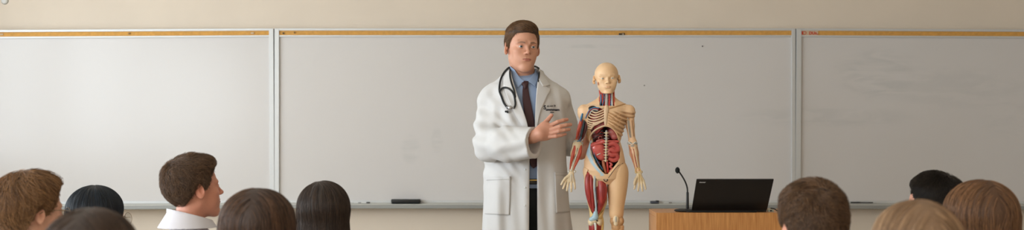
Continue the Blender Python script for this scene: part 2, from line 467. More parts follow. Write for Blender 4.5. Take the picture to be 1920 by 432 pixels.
def board_mat():
    m, nt, b = new_mat('whiteboard_enamel')
    b.inputs['Roughness'].default_value = .22; b.inputs['Specular IOR Level'].default_value = .42
    tc = nt.nodes.new('ShaderNodeTexCoord'); geo = nt.nodes.new('ShaderNodeNewGeometry')
    prev = None
    # faint half-wiped marker smears: patches (x, z, width, height, strength) in room metres
    spots = [(2.75, 1.72, .42, .24, .9), (3.25, 1.62, .55, .22, .5), (2.35, 1.40, .8, .10, .6), (3.75, 1.45, .35, .3, .35), (-.76, 1.16, .09, .13, .8), (-.56, 1.22, .06, .12, .6), (.62, 1.93, .32, .02, .8)]
    acc = None
    for (x, z, w, h, st) in spots:
        s = nt.nodes.new('ShaderNodeVectorMath'); s.operation = 'SUBTRACT'; s.inputs[1].default_value = (x, 0, z)
        nt.links.new(geo.outputs['Position'], s.inputs[0])
        d = nt.nodes.new('ShaderNodeVectorMath'); d.operation = 'MULTIPLY'; d.inputs[1].default_value = (1/w, 0, 1/h)
        nt.links.new(s.outputs[0], d.inputs[0])
        l = nt.nodes.new('ShaderNodeVectorMath'); l.operation = 'LENGTH'; nt.links.new(d.outputs[0], l.inputs[0])
        r = nt.nodes.new('ShaderNodeMapRange'); r.interpolation_type = 'SMOOTHSTEP'
        r.inputs['From Min'].default_value = 1.0; r.inputs['From Max'].default_value = .45; r.inputs['To Max'].default_value = st
        nt.links.new(l.outputs['Value'], r.inputs['Value'])
        if acc is None: acc = r.outputs[0]
        else:
            a = nt.nodes.new('ShaderNodeMath'); a.operation = 'MAXIMUM'; nt.links.new(acc, a.inputs[0]); nt.links.new(r.outputs[0], a.inputs[1]); acc = a.outputs[0]
    n = nt.nodes.new('ShaderNodeTexNoise'); n.inputs['Scale'].default_value = 5; n.inputs['Detail'].default_value = 8; n.inputs['Distortion'].default_value = 1.5
    mp = nt.nodes.new('ShaderNodeMapping'); mp.inputs['Scale'].default_value = (.6, 1, 2.4); nt.links.new(geo.outputs['Position'], mp.inputs['Vector']); nt.links.new(mp.outputs[0], n.inputs['Vector'])
    mr = nt.nodes.new('ShaderNodeMapRange'); mr.inputs['From Min'].default_value = .38; mr.inputs['From Max'].default_value = .62
    nt.links.new(n.outputs['Fac'], mr.inputs['Value'])
    mu = nt.nodes.new('ShaderNodeMath'); mu.operation = 'MULTIPLY'; nt.links.new(acc, mu.inputs[0]); nt.links.new(mr.outputs[0], mu.inputs[1])
    sc = nt.nodes.new('ShaderNodeMath'); sc.operation = 'MULTIPLY'; sc.inputs[1].default_value = .16; nt.links.new(mu.outputs[0], sc.inputs[0])
    mx = nt.nodes.new('ShaderNodeMix'); mx.data_type = 'RGBA'
    mx.inputs['A'].default_value = (*srgb((212, 209, 208)), 1); mx.inputs['B'].default_value = (*srgb((120, 138, 142)), 1)
    nt.links.new(sc.outputs[0], mx.inputs['Factor']); nt.links.new(mx.outputs['Result'], b.inputs['Base Color'])
    return m
M['board'] = board_mat()

XL, XR, YB, YF, ZC = -4.7, 5.6, -3.2, 8.45, 3.15
def struct(name, mb, m):
    o = mb.build(name, m); o['kind'] = 'structure'; return o
struct('floor', MB().box((XL-.2, YB-.2, -.1), (XR+.2, YF+.2, 0)), M['floor'])
struct('ceiling', MB().box((XL-.2, YB-.2, ZC), (XR+.2, YF+.2, ZC+.1)), M['ceiling'])
struct('wall_front', MB().box((XL-.2, YF, 0), (XR+.2, YF+.2, ZC)), M['wall'])
struct('wall_back', MB().box((XL-.2, YB-.2, 0), (XR+.2, YB, ZC)), M['wall'])
struct('wall_right', MB().box((XR, YB, 0), (XR+.2, YF, ZC)), M['wall'])
WIN = [(-2.2, -.2), (.35, 2.35), (2.9, 4.9), (5.35, 7.2)]; WZ0, WZ1 = .95, 2.75
mb = MB(); mb.box((XL-.2, YB, 0), (XL, YF, WZ0)); mb.box((XL-.2, YB, WZ1), (XL, YF, ZC))
edges = [YB]+[v for w in WIN for v in w]+[YF]
for i in range(0, len(edges), 2): mb.box((XL-.2, edges[i], WZ0), (XL, edges[i+1], WZ1))
struct('wall_left', mb, M['wall'])
mglass, nt_, b_ = new_mat('window_glass'); b_.inputs['Transmission Weight'].default_value = 1; b_.inputs['Roughness'].default_value = 0; b_.inputs['IOR'].default_value = 1.0
for k, (a, b) in enumerate(WIN):
    mb = MB()
    for lo, hi in (((XL-.12, a, WZ0), (XL-.06, b, WZ0+.06)), ((XL-.12, a, WZ1-.06), (XL-.06, b, WZ1)), ((XL-.12, a, WZ0), (XL-.06, a+.06, WZ1)), ((XL-.12, b-.06, WZ0), (XL-.06, b, WZ1)), ((XL-.12, (a+b)/2-.03, WZ0), (XL-.06, (a+b)/2+.03, WZ1))): mb.box(lo, hi)
    w = mb.build('window_%d' % (k+1), M['white_plastic']); w['kind'] = 'structure'
struct('baseboard_front', MB().box((XL, YF-.015, 0), (XR, YF, .1)), M['white_plastic'])

# ---------------------------------------------------------------- three whiteboards
def zz(py): return EYE+(250-py)*DW/FPX
def xx(px): return (px-960)*DW/FPX
def whiteboard(x0, x1, label, pivot=None, ang=0.0, fl=.030, fr_=.030, stile=True):
    t = empty('whiteboard', ((x0+x1)/2, DW, zz(384)), label, 'whiteboard', None)
    y0, y1 = DW, YF+.0
    f = MB()
    f.box((x0, DW-.018, zz(57.8)), (x1, y1, zz(53.6)), .002)          # top rail
    f.box((x0, DW-.014, zz(69.4)), (x1, y1-.01, zz(66.2)), .002)      # rail under the cork strip
    f.box((x0, DW-.019, zz(382)), (x0+fl, y1, zz(54)), .002); f.box((x1-fr_, DW-.019, zz(382)), (x1, y1, zz(54)), .002)
    f.box((x0, DW-.012, zz(381)), (x1, y1-.01, zz(376.2)), .002)
    fr = f.build('frame', M['white_frame'], t)
    MB().box((x0+fl*.8, DW, zz(380)), (x1-fr_*.8, y1-.01, zz(67))).build('writing_surface', M['board'], t)
    MB().box((x0+fl, DW-.008, zz(66.5)), (x1-fr_, DW+.03, zz(57.6))).build('cork_strip', M['cork'], t)
    tr = MB().prism([(DW-.010, zz(380.2)), (DW-.080, zz(382.6)), (DW-.088, zz(382.2)), (DW-.088, zz(384.5)), (DW-.010, zz(384.5))], x0, x1).build('tray', M['tray'], t)
    MB().prism([(DW-.088, zz(383.4)), (DW-.094, zz(384.2)), (DW-.094, zz(389.6)), (DW-.084, zz(390.6)), (DW-.0, zz(388.5)), (DW-.0, zz(384.4))], x0, x1).build('tray_lip', M['lip'], t)
    if ang:
        # the board hangs very slightly out of level
        piv = Matrix.Translation((pivot-t.location.x, 0, zz(220)-t.location.z)); R = Matrix.Rotation(math.radians(ang), 4, 'Y')
        for c in t.children: c.matrix_local = piv @ R @ piv.inverted() @ c.matrix_local
    return t
bl = whiteboard(XL+.25, xx(514.6), 'white magnetic whiteboard on the window side, brightest of the three, with a tan cork strip', xx(514), -.33, fr_=.034)
bc = whiteboard(xx(515.6), xx(1490.4), 'wide middle whiteboard on the wall behind the man in the white coat', fl=.034, fr_=.028)
br = whiteboard(xx(1491.4), XR-.12, 'whiteboard with faint blue-grey wiped smears and a small red printed label, behind the podium side', xx(1491), .30, fl=.038)
# small printed label at the end of the right board's cork strip
def txt_geo(s, size, bold=0.0, shear=0.0):
    cu = bpy.data.curves.new('t', 'FONT'); cu.body = s; cu.size = size; cu.extrude = 0.0004; cu.offset = bold; cu.shear = shear; cu.align_x = 'LEFT'; cu.resolution_u = 3
    o = bpy.data.objects.new('t', cu); COL.objects.link(o); bpy.context.view_layer.update()
    me = bpy.data.meshes.new_from_object(o.evaluated_get(bpy.context.evaluated_depsgraph_get()))
    V = np.array([v.co[:] for v in me.vertices]).reshape(-1, 3); F = [list(p.vertices) for p in me.polygons]
    bpy.data.objects.remove(o); bpy.data.curves.remove(cu); bpy.data.meshes.remove(me)
    return V, F
lb = MB().box((xx(1500), DW-.0125, zz(66.4)), (xx(1533), DW-.008, zz(57.9))).build('printed_label', M['label'], br)
V, F = txt_geo('DUn..', .030, .0012)
V = V[:, [0, 2, 1]]*[1, -1, 1]+[xx(1516), DW-.0132, zz(65.0)]
o = link_mesh('red_lettering', V, F, M['red_ink'], lb, False)
ring = []
for k in range(16):
    a = 2*PI*k/16; ring.append((xx(1507.5)+.013*math.cos(a), DW-.0135, zz(62.2)+.0105*math.sin(a)))
ring.append(ring[0]); V, F = tube_geo(ring, .0022, 8, 1); F = list(F); mb = MB(); mb.add(V, F); mb.box((xx(1502.2), DW-.0145, zz(65.2)), (xx(1505), DW-.0125, zz(59.2)))
mb.build('red_emblem', M['red_ink'], lb)
# map hooks and hinge marks in the cork strips
M['brass'] = mat('dull_brass', (120, 90, 55), .4, .7)
def hook(px, py, label, w=5, m='brass', hang=True):
    z = zz(py); x = xx(px); t = MB(); s = DW/FPX
    t.box((x-w*s/2, DW-.016, z-.006), (x+w*s/2, DW-.008, z+.006), .002)
    o = t.build('map_clip', M[m]); tag(o, label, 'clip'); return o
h = empty('map_clip', (xx(1165.5), DW-.01, zz(64.3)), 'black and cream clip on the middle cork strip above the anatomical model', 'clip')
MB().box((xx(1160), DW-.018, zz(65.8)), (xx(1164), DW-.008, zz(62.8)), .003).build('bracket', M['black'], h)
MB().box((xx(1165), DW-.018, zz(66)), (xx(1171), DW-.008, zz(62.2)), .004).build('jaw', M['black'], h)
ball('button', (xx(1168), DW-.019, zz(64.6)), .006, M['label'], h, 12)
hook(243, 63.2, 'tiny brown clip in the cork strip halfway along the window-side whiteboard', 4)
hook(474, 62.5, 'small pale clip near the post end of the window-side cork strip', 6, 'label')
hook(532, 62.6, 'small dark pin just inside the left end of the middle cork strip', 3, 'black')
hook(553, 61.6, 'brass clip on the middle cork strip, second from its left end', 3)
hook(3, 64.8, 'pale clip with a brown screw at the far window end of the cork strip', 9, 'label')
# small dark and white magnets / dots
o = ball('magnet', (xx(1317), DW-.003, zz(87)), (.005, .005, .005), M['black'], None, 14); tag(o, 'tiny round black magnet high on the middle whiteboard above the podium', 'magnet')
o = ball('magnet', (xx(1208), DW-.003, zz(160.5)), (.004, .004, .004), M['black_soft'], None, 14); tag(o, 'tiny dark speck of a magnet beside the head of the anatomical model', 'magnet')
o = ball('magnet', (xx(1920), DW-.003, zz(324.5)), (.005, .005, .005), M['white_plastic'], None, 14); tag(o, 'tiny white magnet on the smeared whiteboard at the picture edge', 'magnet')
# round wall sensor at the upper corner
s_ = empty('wall_sensor', (xx(0), YF-.01, zz(-1)), 'round white sensor dome on the wall above the window-side whiteboard', 'sensor')
ball('dome', (xx(0), YF-.004, zz(-1)), (.0250, .016, .0250), M['white_plastic'], s_, 28)
ball('rim', (xx(0), YF-.001, zz(-1)), (.0285, .006, .0285), mat('grey_rim', (120, 118, 100), .5), s_, 28)

# things on the trays
ty = DW-.045; tz = zz(381.05)
er = empty('board_eraser', (xx(762), ty, tz), 'black board eraser lying on the middle whiteboard tray', 'eraser')
MB().box((xx(735), ty-.027, tz+.006), (xx(789.5), ty+.027, tz+.030), .006).build('handle', M['black'], er, True)
MB().box((xx(736), ty-.025, tz-.001), (xx(788), ty+.025, tz+.007), .002).build('felt_pad', mat('dark_felt', (30, 34, 36), .95), er)
def marker(px, label, L=.12, col=(30, 30, 34), capc=(20, 22, 28), yaw=0, r=.0065, body='white_plastic'):
    x = xx(px); t = empty('marker_pen', (x, ty, tz), label, 'marker'); c, s = math.cos(yaw), math.sin(yaw)
    q = lambda d: (x+d*c, ty+d*s, tz+r+.001)
    tube('barrel', [q(-L/2), q(L*.12)], r, M[body], t, 12, 1); tube('cap', [q(L*.12), q(L/2)], r*1.12, mat('cap_ink', capc, .4), t, 12, 1)
mm = empty('board_eraser', (xx(1226), ty, tz), 'small dark grey eraser on the tray just behind the podium edge', 'eraser')
MB().box((xx(1218), ty-.02, tz), (xx(1233.5), ty+.02, tz+.017), .004).build('handle', mat('slate_plastic', (70, 74, 84), .5), mm, True)
MB().box((xx(1228), ty-.021, tz+.012), (xx(1233.8), ty+.02, tz+.021), .003).build('grip', M['black'], mm, True)
marker(1251, 'thin pale marker on the tray between the small grey eraser and the microphone', .055, capc=(120, 110, 100), r=.003)
marker(1601, 'short black-capped marker on the right tray, next to the short-haired man', .07, capc=(15, 15, 15), r=.0045, body='black')
marker(1622, 'slim dark marker on the right tray, the one further from the short-haired man', .085, capc=(15, 15, 15), r=.0035, body='black')
marker(687, 'thin pale marker with a dark tip, next along the tray from the black eraser', .06, capc=(60, 60, 60), r=.004)
marker(672, 'thin white marker on the middle tray beside the long dark hair', .05, capc=(150, 150, 150), r=.003)

# ---------------------------------------------------------------- podium, laptop, microphone
def wood():
    m, nt, b = new_mat('oak_veneer'); b.inputs['Roughness'].default_value = .42
    tc = nt.nodes.new('ShaderNodeTexCoord'); mp = nt.nodes.new('ShaderNodeMapping'); mp.inputs['Scale'].default_value = (14, 14, .9)
    n = nt.nodes.new('ShaderNodeTexNoise'); n.inputs['Scale'].default_value = 9; n.inputs['Detail'].default_value = 8; n.inputs['Distortion'].default_value = .4
    r = nt.nodes.new('ShaderNodeValToRGB'); r.color_ramp.elements[0].position = .3; r.color_ramp.elements[1].position = .72
    r.color_ramp.elements[0].color = (*srgb((176, 116, 62)), 1); r.color_ramp.elements[1].color = (*srgb((208, 150, 90)), 1)
    nt.links.new(tc.outputs['Object'], mp.inputs[0]); nt.links.new(mp.outputs[0], n.inputs['Vector']); nt.links.new(n.outputs['Fac'], r.inputs['Fac']); nt.links.new(r.outputs['Color'], b.inputs['Base Color'])
    return m
M['wood'] = wood()
DP = 5.0
x0 = at(1230.5, 0, DP)[0]; x1 = at(1536, 0, DP)[0]; zt = at(0, 399.6, DP)[2]; pd = .27
pod = empty('podium', ((x0+x1)/2, DP+pd/2, 0), 'light oak veneer podium carrying the laptop and microphone', 'podium')
MB().box((x0, DP, .06), (x1, DP+.02, zt), .0015).build('front_panel', M['wood'], pod)
MB().box((x0, DP+.0202, .06), (x0+.02, DP+pd, zt-.0205), .001).build('side_panel', M['wood'], pod)
MB().box((x1-.02, DP+.0202, .06), (x1, DP+pd, zt-.0205), .001).build('side_panel', M['wood'], pod)
MB().box((x0, DP+.0202, zt-.02), (x1, DP+pd, zt), .001).build('top', M['wood'], pod)
MB().box((x0+.021, DP+.0202, .45), (x1-.021, DP+pd-.01, .47)).build('shelf', M['wood'], pod)
MB().box((x0+.01, DP+.01, 0), (x1-.01, DP+pd-.02, .06)).build('plinth', M['black'], pod)
# laptop seen from behind: lid leans back over the front edge, keyboard faces the wall
a0 = at(1296.5, 397.5, DP+.04); a1 = at(1440, 397.5, DP+.13)
psi = math.radians(1.2); ux = np.array([math.cos(psi), math.sin(psi), 0]); back = np.array([-math.sin(psi), math.cos(psi), 0])
W = .341; hb = np.array([a0[0], DP+.040, zt+.001])           # hinge, left end as seen
lap = empty('laptop', hb+ux*W/2, 'open black laptop on the podium, seen from behind its lid', 'laptop')
al = math.radians(40); up = np.array([0, 0, 1])*math.cos(al)-back*math.sin(al)
def obox(name, o, a, b, c, la, lb, lc, m, parent, bev=.003):
    R = np.array([a, b, c]).T
    mb = MB().box((0, 0, 0), (la, lb, lc), bev); V = np.array(mb.V)@R.T+o
    return link_mesh(name, V, mb.F, m, parent, False)
M['lid'] = mat('matt_black_lid', (17, 18, 20), .38, bump=.02, bscale=400)
M['silver_print'] = mat('silver_print', (190, 190, 190), .4)
lid = obox('screen_lid', hb+np.array([0, 0, .012]), ux, up, np.cross(ux, up), W, .187, .007, M['lid'], lap, .0034)
nrm = np.cross(ux, up)
fwd = nrm if nrm[1] < 0 else -nrm; base0 = hb+np.array([0, 0, .012])+(nrm*.007 if nrm[1] < 0 else 0)
V, F = txt_geo('inocer', .0105, .0004, .2)
link_mesh('lettering', base0+ux*.014+up*.168+V[:, :1]*ux+V[:, 1:2]*up+fwd*.0004+V[:, 2:]*fwd*.5, F, M['silver_print'], lid, False)
V, F = txt_geo('=', .008)
link_mesh('small_mark', base0+ux*.047+up*.050+V[:, :1]*ux+V[:, 1:2]*up+fwd*.0004+V[:, 2:]*fwd*.5, F, mat('dim_print', (60, 60, 64), .5), lid, False)
obox('keyboard_base', hb+np.array([0, 0, .0]), ux, back, np.array([0, 0, 1.]), W, .135, .013, M['lid'], lap, .004)
tube('hinge', [hb+ux*.03+np.array([0, 0, .013]), hb+ux*(W-.03)+np.array([0, 0, .013])], .006, M['black'], lap, 10, 1)
# microphone
mp0 = at(1289, 397, DP+.07); mz = zt
mic = empty('gooseneck_microphone', (mp0[0], DP+.07, mz), 'black gooseneck microphone standing on the podium beside the laptop', 'microphone')
cb = at(1283, 398, DP+.07); 
ball('base', (cb[0], DP+.07, mz+.006), (.046, .045, .008), M['black_soft'], mic, 30)
g = lambda x, y: at(x, y, DP+.07)
tube('stem', [(mp0[0], DP+.07, mz+.008), g(1289, 362)], [.0068, .0058], M['black'], mic, 12, 2)
tube('gooseneck', [g(1289, 364), g(1288.5, 353), g(1285, 342), g(1279, 331), g(1273.5, 323)], [.0035]*5, M['black'], mic, 10, 6)
ball('foam_head', at(1270.3, 319.8, DP+.062), (.0105, .016, .0145), mat('foam', (20, 24, 25), .95, bump=.5, bscale=900), mic, 20)
V, F = tube_geo([g(1268, 398.2)+[0, 0, 0], g(1280, 398.5), g(1300, 398.6), g(1320, 398.7)], .003, 8, 4)
tube('cable', [(mp0[0]-.02, DP+.06, mz+.005), (mp0[0]-.012, DP+.03, mz+.004), (mp0[0]+.02, DP+.018, mz+.0035), (mp0[0]+.12, DP+.016, mz+.0035), (mp0[0]+.30, DP+.018, mz+.0035)], .003, M['black_soft'], mic, 8, 5)
# bits beside the laptop
q = at(1445, 396, DP+.06)
ad = empty('card_reader', (q[0], DP+.07, zt), 'small pale striped adapter beside the laptop on the podium', 'adapter')
MB().box((q[0]-.012, DP+.05, zt+.0), (q[0]+.012, DP+.075, zt+.011), .002).build('case', mat('grey_green_case', (150, 155, 140), .5), ad, True)
MB().box((q[0]-.006, DP+.049, zt+.003), (q[0]+.004, DP+.0505, zt+.009)).build('port', M['black'], ad)
c = tube('cable', [(q[0]+.008, DP+.09, zt+.014), (q[0]+.02, DP+.075, zt+.012), (q[0]+.032, DP+.06, zt+.004), (q[0]+.05, DP+.07, zt+.003), (q[0]+.09, DP+.1, zt+.003)], .0028, M['black_soft'], None, 8, 6)
tag(c, 'black cable curling on the podium behind the striped adapter', 'cable')

# ---------------------------------------------------------------- light, sky and camera
W_ = bpy.data.worlds.new('sky'); bpy.context.scene.world = W_; W_.use_nodes = True
bg = W_.node_tree.nodes['Background']; bg.inputs['Color'].default_value = (.75, .87, 1, 1); bg.inputs['Strength'].default_value = 1.2
def area(name, loc, rot, sx, sy, power, col):
    l = bpy.data.lights.new(name, 'AREA'); l.shape = 'RECTANGLE'; l.size = sx; l.size_y = sy; l.energy = power; l.color = col
    o = bpy.data.objects.new(name, l); COL.objects.link(o); o.location = loc; o.rotation_euler = rot; return o
for k, (a, b) in enumerate(WIN):
    area('daylight', (XL-.16, (a+b)/2, (WZ0+WZ1)/2), (0, -PI/2, 0), WZ1-WZ0, b-a, WPOW[k], (.86, .94, 1.0))
M['fill_panel'] = mat('fill_diffuser', (255, 232, 196), .5, emit=FILL); M['fill_panel_bright'] = mat('bright_fill_diffuser', (255, 234, 204), .5, emit=FILL*4)
for k, (x, y) in enumerate([(-2.2, 6.3), (1.2, 6.3), (-2.2, 3.2), (1.2, 3.2), (-2.2, 0), (1.2, 0), (-2.2, -2), (1.2, -2)]):  # unseen ceiling panels added as fill; rear rows made brighter for front light
    t = empty('ceiling_fill', (x, y, ZC), 'unseen square ceiling panel added for fill light', 'fill light', 'added fill light panels')
    MB().box((x-.32, y-.32, ZC-.02), (x+.32, y+.32, ZC)).build('frame', M['white_plastic'], t)
    MB().box((x-.29, y-.29, ZC-.024), (x+.29, y+.29, ZC-.02)).build('diffuser', M['fill_panel' if y > 2 else 'fill_panel_bright'], t)
cam = bpy.data.cameras.new('camera'); co = bpy.data.objects.new('camera', cam); COL.objects.link(co)
co.location = (0, 0, EYE); co.rotation_euler = (PI/2, 0, 0)
cam.sensor_width = 36; cam.lens = 36*FPX/1920; cam.shift_y = (250-216)/1920
cam.clip_start = .05; cam.dof.use_dof = True; cam.dof.focus_distance = 5.3; cam.dof.aperture_fstop = 2.9
bpy.context.scene.camera = co
vs = bpy.context.scene.view_settings; vs.view_transform = 'Standard'; vs.look = 'None'; vs.gamma = 1; vs.use_curve_mapping = False; vs.exposure = EXPO
# ================================================================= the man in the white coat
DD = 5.37
skin_mat = colmat('skin', .5, sss=.06, bump=.04, bscale=700, var=.04, vscale=25)
eye_mat = colmat('eye', .12, spec=.6, var=0.0)
M['coat'] = mat('white_cotton_drill', (208, 207, 207), .8, bump=.06, bscale=500, sheen=.1)
M['shirt_blue'] = mat('blue_shirt', (142, 162, 194), .75, bump=.05, bscale=500, var=.04)
M['tie'] = mat('burgundy_tie', (58, 26, 30), .55, bump=.1, bscale=700)
M['trouser'] = mat('black_trousers', (20, 26, 27), .8)
M['leather'] = mat('black_leather', (22, 20, 20), .35)
dr = empty('person', (at(982, 0, DD)[0], DD, 0), 'man in a white lab coat, blue shirt and burgundy tie, presenting beside the anatomical model', 'person')
X = lambda px, D=DD: (px-960)*D/FPX
Z = lambda py, D=DD: EYE+(250-py)*D/FPX
# head
hfr = Frame(at(979.5, 89.5, DD-.02), yaw=16, pitch=1.5, roll=2, scale=(.98, 1.0, .985))
hs = head_sdf(1.0, open_mouth=.35)
nb = at(982, 150, DD+.02)
headw = hfr.f(hs)
neck = U(.02, cap(hfr.out((0, .022, -.05)), nb, .056, .061), cap(hfr.out((.035, .03, -.04)), nb+[.012, -.05, .0], .016, .012), cap(hfr.out((-.035, .03, -.04)), nb+[-.012, -.05, .0], .016, .012))
body_t = U(.05, cap((X(920), DD, Z(190)), (X(1050), DD, Z(190)), .03), ell((X(982), DD, 1.32), (.15, .095, .22)), ell((X(984), DD, 1.05), (.15, .10, .2)),
           cap((X(958), DD, .95), (X(948), DD-.01, .50), .082, .058), cap((X(948), DD-.01, .50), (X(946), DD+.02, .09), .052, .038), cap((X(1008), DD, .95), (X(1018), DD-.01, .50), .082, .058), cap((X(1018), DD-.01, .50), (X(1020), DD+.02, .09), .052, .038), cap(nb, (X(982), DD, 1.4), .055, .07))
Ve, Fe = nets(U(.02, headw, neck), hfr.t-[.12, .13, .20], hfr.t+[.12, .14, .14], .0022)
Vl = hfr.inn(Ve); tint_h = head_paint((206, 152, 126), (170, 92, 84), brow=(88, 62, 44))(Vl)
Vb, Fb = nets(body_t, (X(982)-.3, DD-.2, .02), (X(982)+.3, DD+.2, Z(150)), .012)
# right hand: back to us, fingers towards the model, thumb up
def finger(pts, rs): return chain([at(*p) for p in pts], rs, .003)
hand = U(.014, chain([at(975, 263, 5.10), at(1000, 257, 5.07), at(1014, 251, 5.05)], [.029, .0275, .031], .01),
         ell(at(1019, 248, 5.05), (.042, .016, .037), np.array(Matrix.Rotation(math.radians(-22), 3, 'Y'))), ell(at(1026, 247, 5.05), (.036, .014, .037), np.array(Matrix.Rotation(math.radians(-20), 3, 'Y'))), ell(at(1020, 236, 5.06), (.024, .013, .018), np.array(Matrix.Rotation(math.radians(-35), 3, 'Y'))))
for pts, rs in (([(1031, 236, 5.050), (1046, 229, 5.040), (1056, 226, 5.045), (1063, 224.5, 5.055)], [.0098, .0092, .0085, .0074]),
                ([(1034, 243, 5.040), (1050, 237.5, 5.025), (1061, 235, 5.030), (1070, 234, 5.042)], [.0098, .0092, .0086, .0075]),
                ([(1034, 250, 5.035), (1048, 246.5, 5.020), (1058, 244.5, 5.025), (1067, 243, 5.037)], [.0095, .0089, .0083, .0072]),
                ([(1031, 257, 5.040), (1043, 256, 5.028), (1052, 254, 5.033), (1060, 252, 5.042)], [.0086, .0080, .0074, .0064])):
    hand = U(.0045, hand, finger(pts, rs))
hand = U(.010, hand, finger([(1010, 244, 5.075), (1020, 233, 5.085), (1028, 224, 5.090), (1034, 216.5, 5.090)], [.0150, .0118, .0098, .0085]))
Vh, Fh = nets(hand, at(970, 285, 5.20)*[1, 0, 1]+[0, 4.98, 0], at(1078, 205, 4.98)*[1, 0, 1]+[0, 5.16, 0], .0018)
skin_h = np.array(srgb((200, 144, 120)))
def hand_tint(V, tips):
    c = np.tile(skin_h, (len(V), 1))
    for t in tips:
        w = np.exp(-((V-t)**2).sum(1)/.012**2)[:, None]*.4; c = c*(1-w)+skin_h*[1.08, .82, .78]*w
    return c
tips = [at(1063, 224, 5.05), at(1070, 234, 5.04), at(1067, 243, 5.04), at(1060, 252, 5.04), at(1034, 217, 5.09)]
th = hand_tint(Vh, tips)
# fingernails painted as their own colour on the thumb side
for t in [at(1035.5, 214.5, 5.082)]:
    w = np.exp(-((Vh-t)**2).sum(1)/.006**2)[:, None]*.5; th = th*(1-w)+np.array(srgb((230, 180, 165)))*w
# left hand rests behind the model's back
lfr = Frame(at(1098, 282, 5.345), yaw=0, roll=-40)
lh = lfr.f(hand_sdf(side=1, curl=12))
Vg, Fg = nets(lh, lfr.t-[.06, .08, .10], lfr.t+[.20, .08, .10], .003)
armR = chain([(X(922), DD, Z(192)), at(916, 270, 5.25), at(985, 262, 5.09)], [.040, .038, .027]); armL = chain([(X(1044), DD, Z(192)), at(1062, 262, 5.47), at(1098, 284, 5.35)], [.040, .038, .026])
Va, Fa = nets(U(.0, armR, armL), (X(885), 4.98, Z(330)), (X(1150), 5.58, Z(150)), .008)
V, F = merge((Ve, Fe), (Vb, Fb), (Vh, Fh), (Vg, Fg), (Va, Fa))
tint = np.vstack([tint_h, np.tile(skin_h, (len(Vb), 1)), th, np.tile(skin_h, (len(Vg)+len(Va), 1))])
body = link_mesh('body', V, F, skin_mat, dr, True, tint=tint)
eye_pair(hfr, dr, (72, 98, 112), eye_mat, look=3)
# hair: short, brushed up and across from a side parting
M['hair_dr'] = hairmat('brown_hair', (66, 47, 32), (146, 108, 74)); 
def zline(p, front=.066, temple=.020, nape=-.055):
    return np.interp(p[:, 1], [-.10, -.074, -.058, -.034, -.022, -.012, .000, .006, .030, .07, .11], [front+.006, front, front-.010, temple+.024, temple, -.006, -.004, temple+.002, temple-.02, nape, nape-.015])
def sm(x): x = np.clip(x, 0, 1); return x*x*(3-2*x)
def cap_hair(front=.074, temple=.020, nape=-.055, side=.008, top=.018, quiff=.006, recess=.012, crest=0.0, sk=0.0):
    "hair volume: grows out of the scalp behind the hairline"
    skull = U(.03, ell((0, .014, .030), (.0745, .094, .086)), ell((0, -.018, -.03), (.057, .062, .082)))
    def f(p):
        u = p[:, 2]-zline(p, front, temple, nape)-recess*np.exp(-((np.abs(p[:, 0])-.05)/.014)**2)*sm((-p[:, 1]-.03)/.03)
        tmax = side+(top-side)*sm((p[:, 2]-.045)/.05)+quiff*sm((-p[:, 1]-.02)/.05)*sm((p[:, 2]-.06)/.03)+crest*sm((p[:, 2]-.08)/.04)*sm((p[:, 0]*sk)/.05)
        T = np.where(u < 0, np.clip(u*1.3, -.030, 0), tmax*np.sqrt(np.clip(u/.030, 0, 1)))
        return (skull(p)-T)*.85
    return f
def short_hair(tt=.020, front=.066, side=.006, temple=.02, nape=-.055, quiff=(0, 0, 0), part=None):
    base = ell((0, .016, .036), (.0765+side, .098+side*.8, .084+side*.5))
    top = ell((quiff[0], .004+quiff[1], .058+quiff[2]), (.070+side*.7, .086, .064+tt))
    def f(p):
        d = smin(base(p), top(p), .02)
        cut = (zline(p, front, temple, nape)-p[:, 2])*.75
        return -smin(-d, -cut, .010)
    return f
hd = cap_hair(front=.072, temple=.018, side=.008, top=.016, quiff=.007, crest=.004, sk=1)
Vv, Ff = nets(hd, (-.1, -.125, -.12), (.1, .13, .16), .004)
hair = link_mesh('hair', hfr.out(Vv), Ff, mat('brown_hair_base', (62, 44, 30), .6), dr, True)
def fld(p):
    v = np.zeros_like(p); top = p[:, 2] > .075
    v[:, 0] = np.where(top, -.75, np.sign(p[:, 0])*.15); v[:, 1] = np.where(top, -.15, .65); v[:, 2] = np.where(top, .2, -.6)
    fr_ = (p[:, 1] < -.045) & top
    v[fr_] = np.array([-1.0, .35, .35]); return v
grow('strands', hd, Vv, hfr, fld, M['hair_dr'], hair, n=11000, length=.042, steps=8, depth=.004, lift=.004, rad=.0005, jit=.16, seed=3)
# ---- shirt, collar, tie, trousers
tors = U(.05, ell((X(982), DD, 1.33), (.178, .128, .24)), cap((X(922), DD, Z(188)), (X(1043), DD, Z(188)), .040), ell((X(984), DD, 1.06), (.172, .122, .24)), cap((X(982), DD+.015, Z(150)), (X(982), DD, 1.40), .066, .09))
shirt_f = INT(.004, tors, half((0, 0, -1), (0, 0, .97)), half((0, -.40, 1), (X(983), DD+.0, Z(136))))
V, F = nets(shirt_f, (X(982)-.26, DD-.2, .9), (X(982)+.26, DD+.2, 1.62), .006)
shirt = link_mesh('shirt', V, F, M['shirt_blue'], dr)
tro = U(.03, ell((X(984), DD, .98), (.180, .128, .12)), cap((X(958), DD, .93), (X(946), DD, .10), .105, .075), cap((X(1008), DD, .93), (X(1022), DD, .10), .105, .075))
tro = INT(.003, tro, half((0, 0, 1), (0, 0, Z(334.5))), half((0, 0, -1), (0, 0, .06)))
V, F = nets(tro, (X(982)-.28, DD-.2, .02), (X(982)+.28, DD+.2, 1.15), .009); trs = link_mesh('trousers', V, F, M['trouser'], dr)
belt = INT(.002, off(U(.03, ell((X(984), DD, .98), (.180, .128, .14)), tors), .004), half((0, 0, 1), (0, 0, Z(334.0))), half((0, 0, -1), (0, 0, Z(344))))
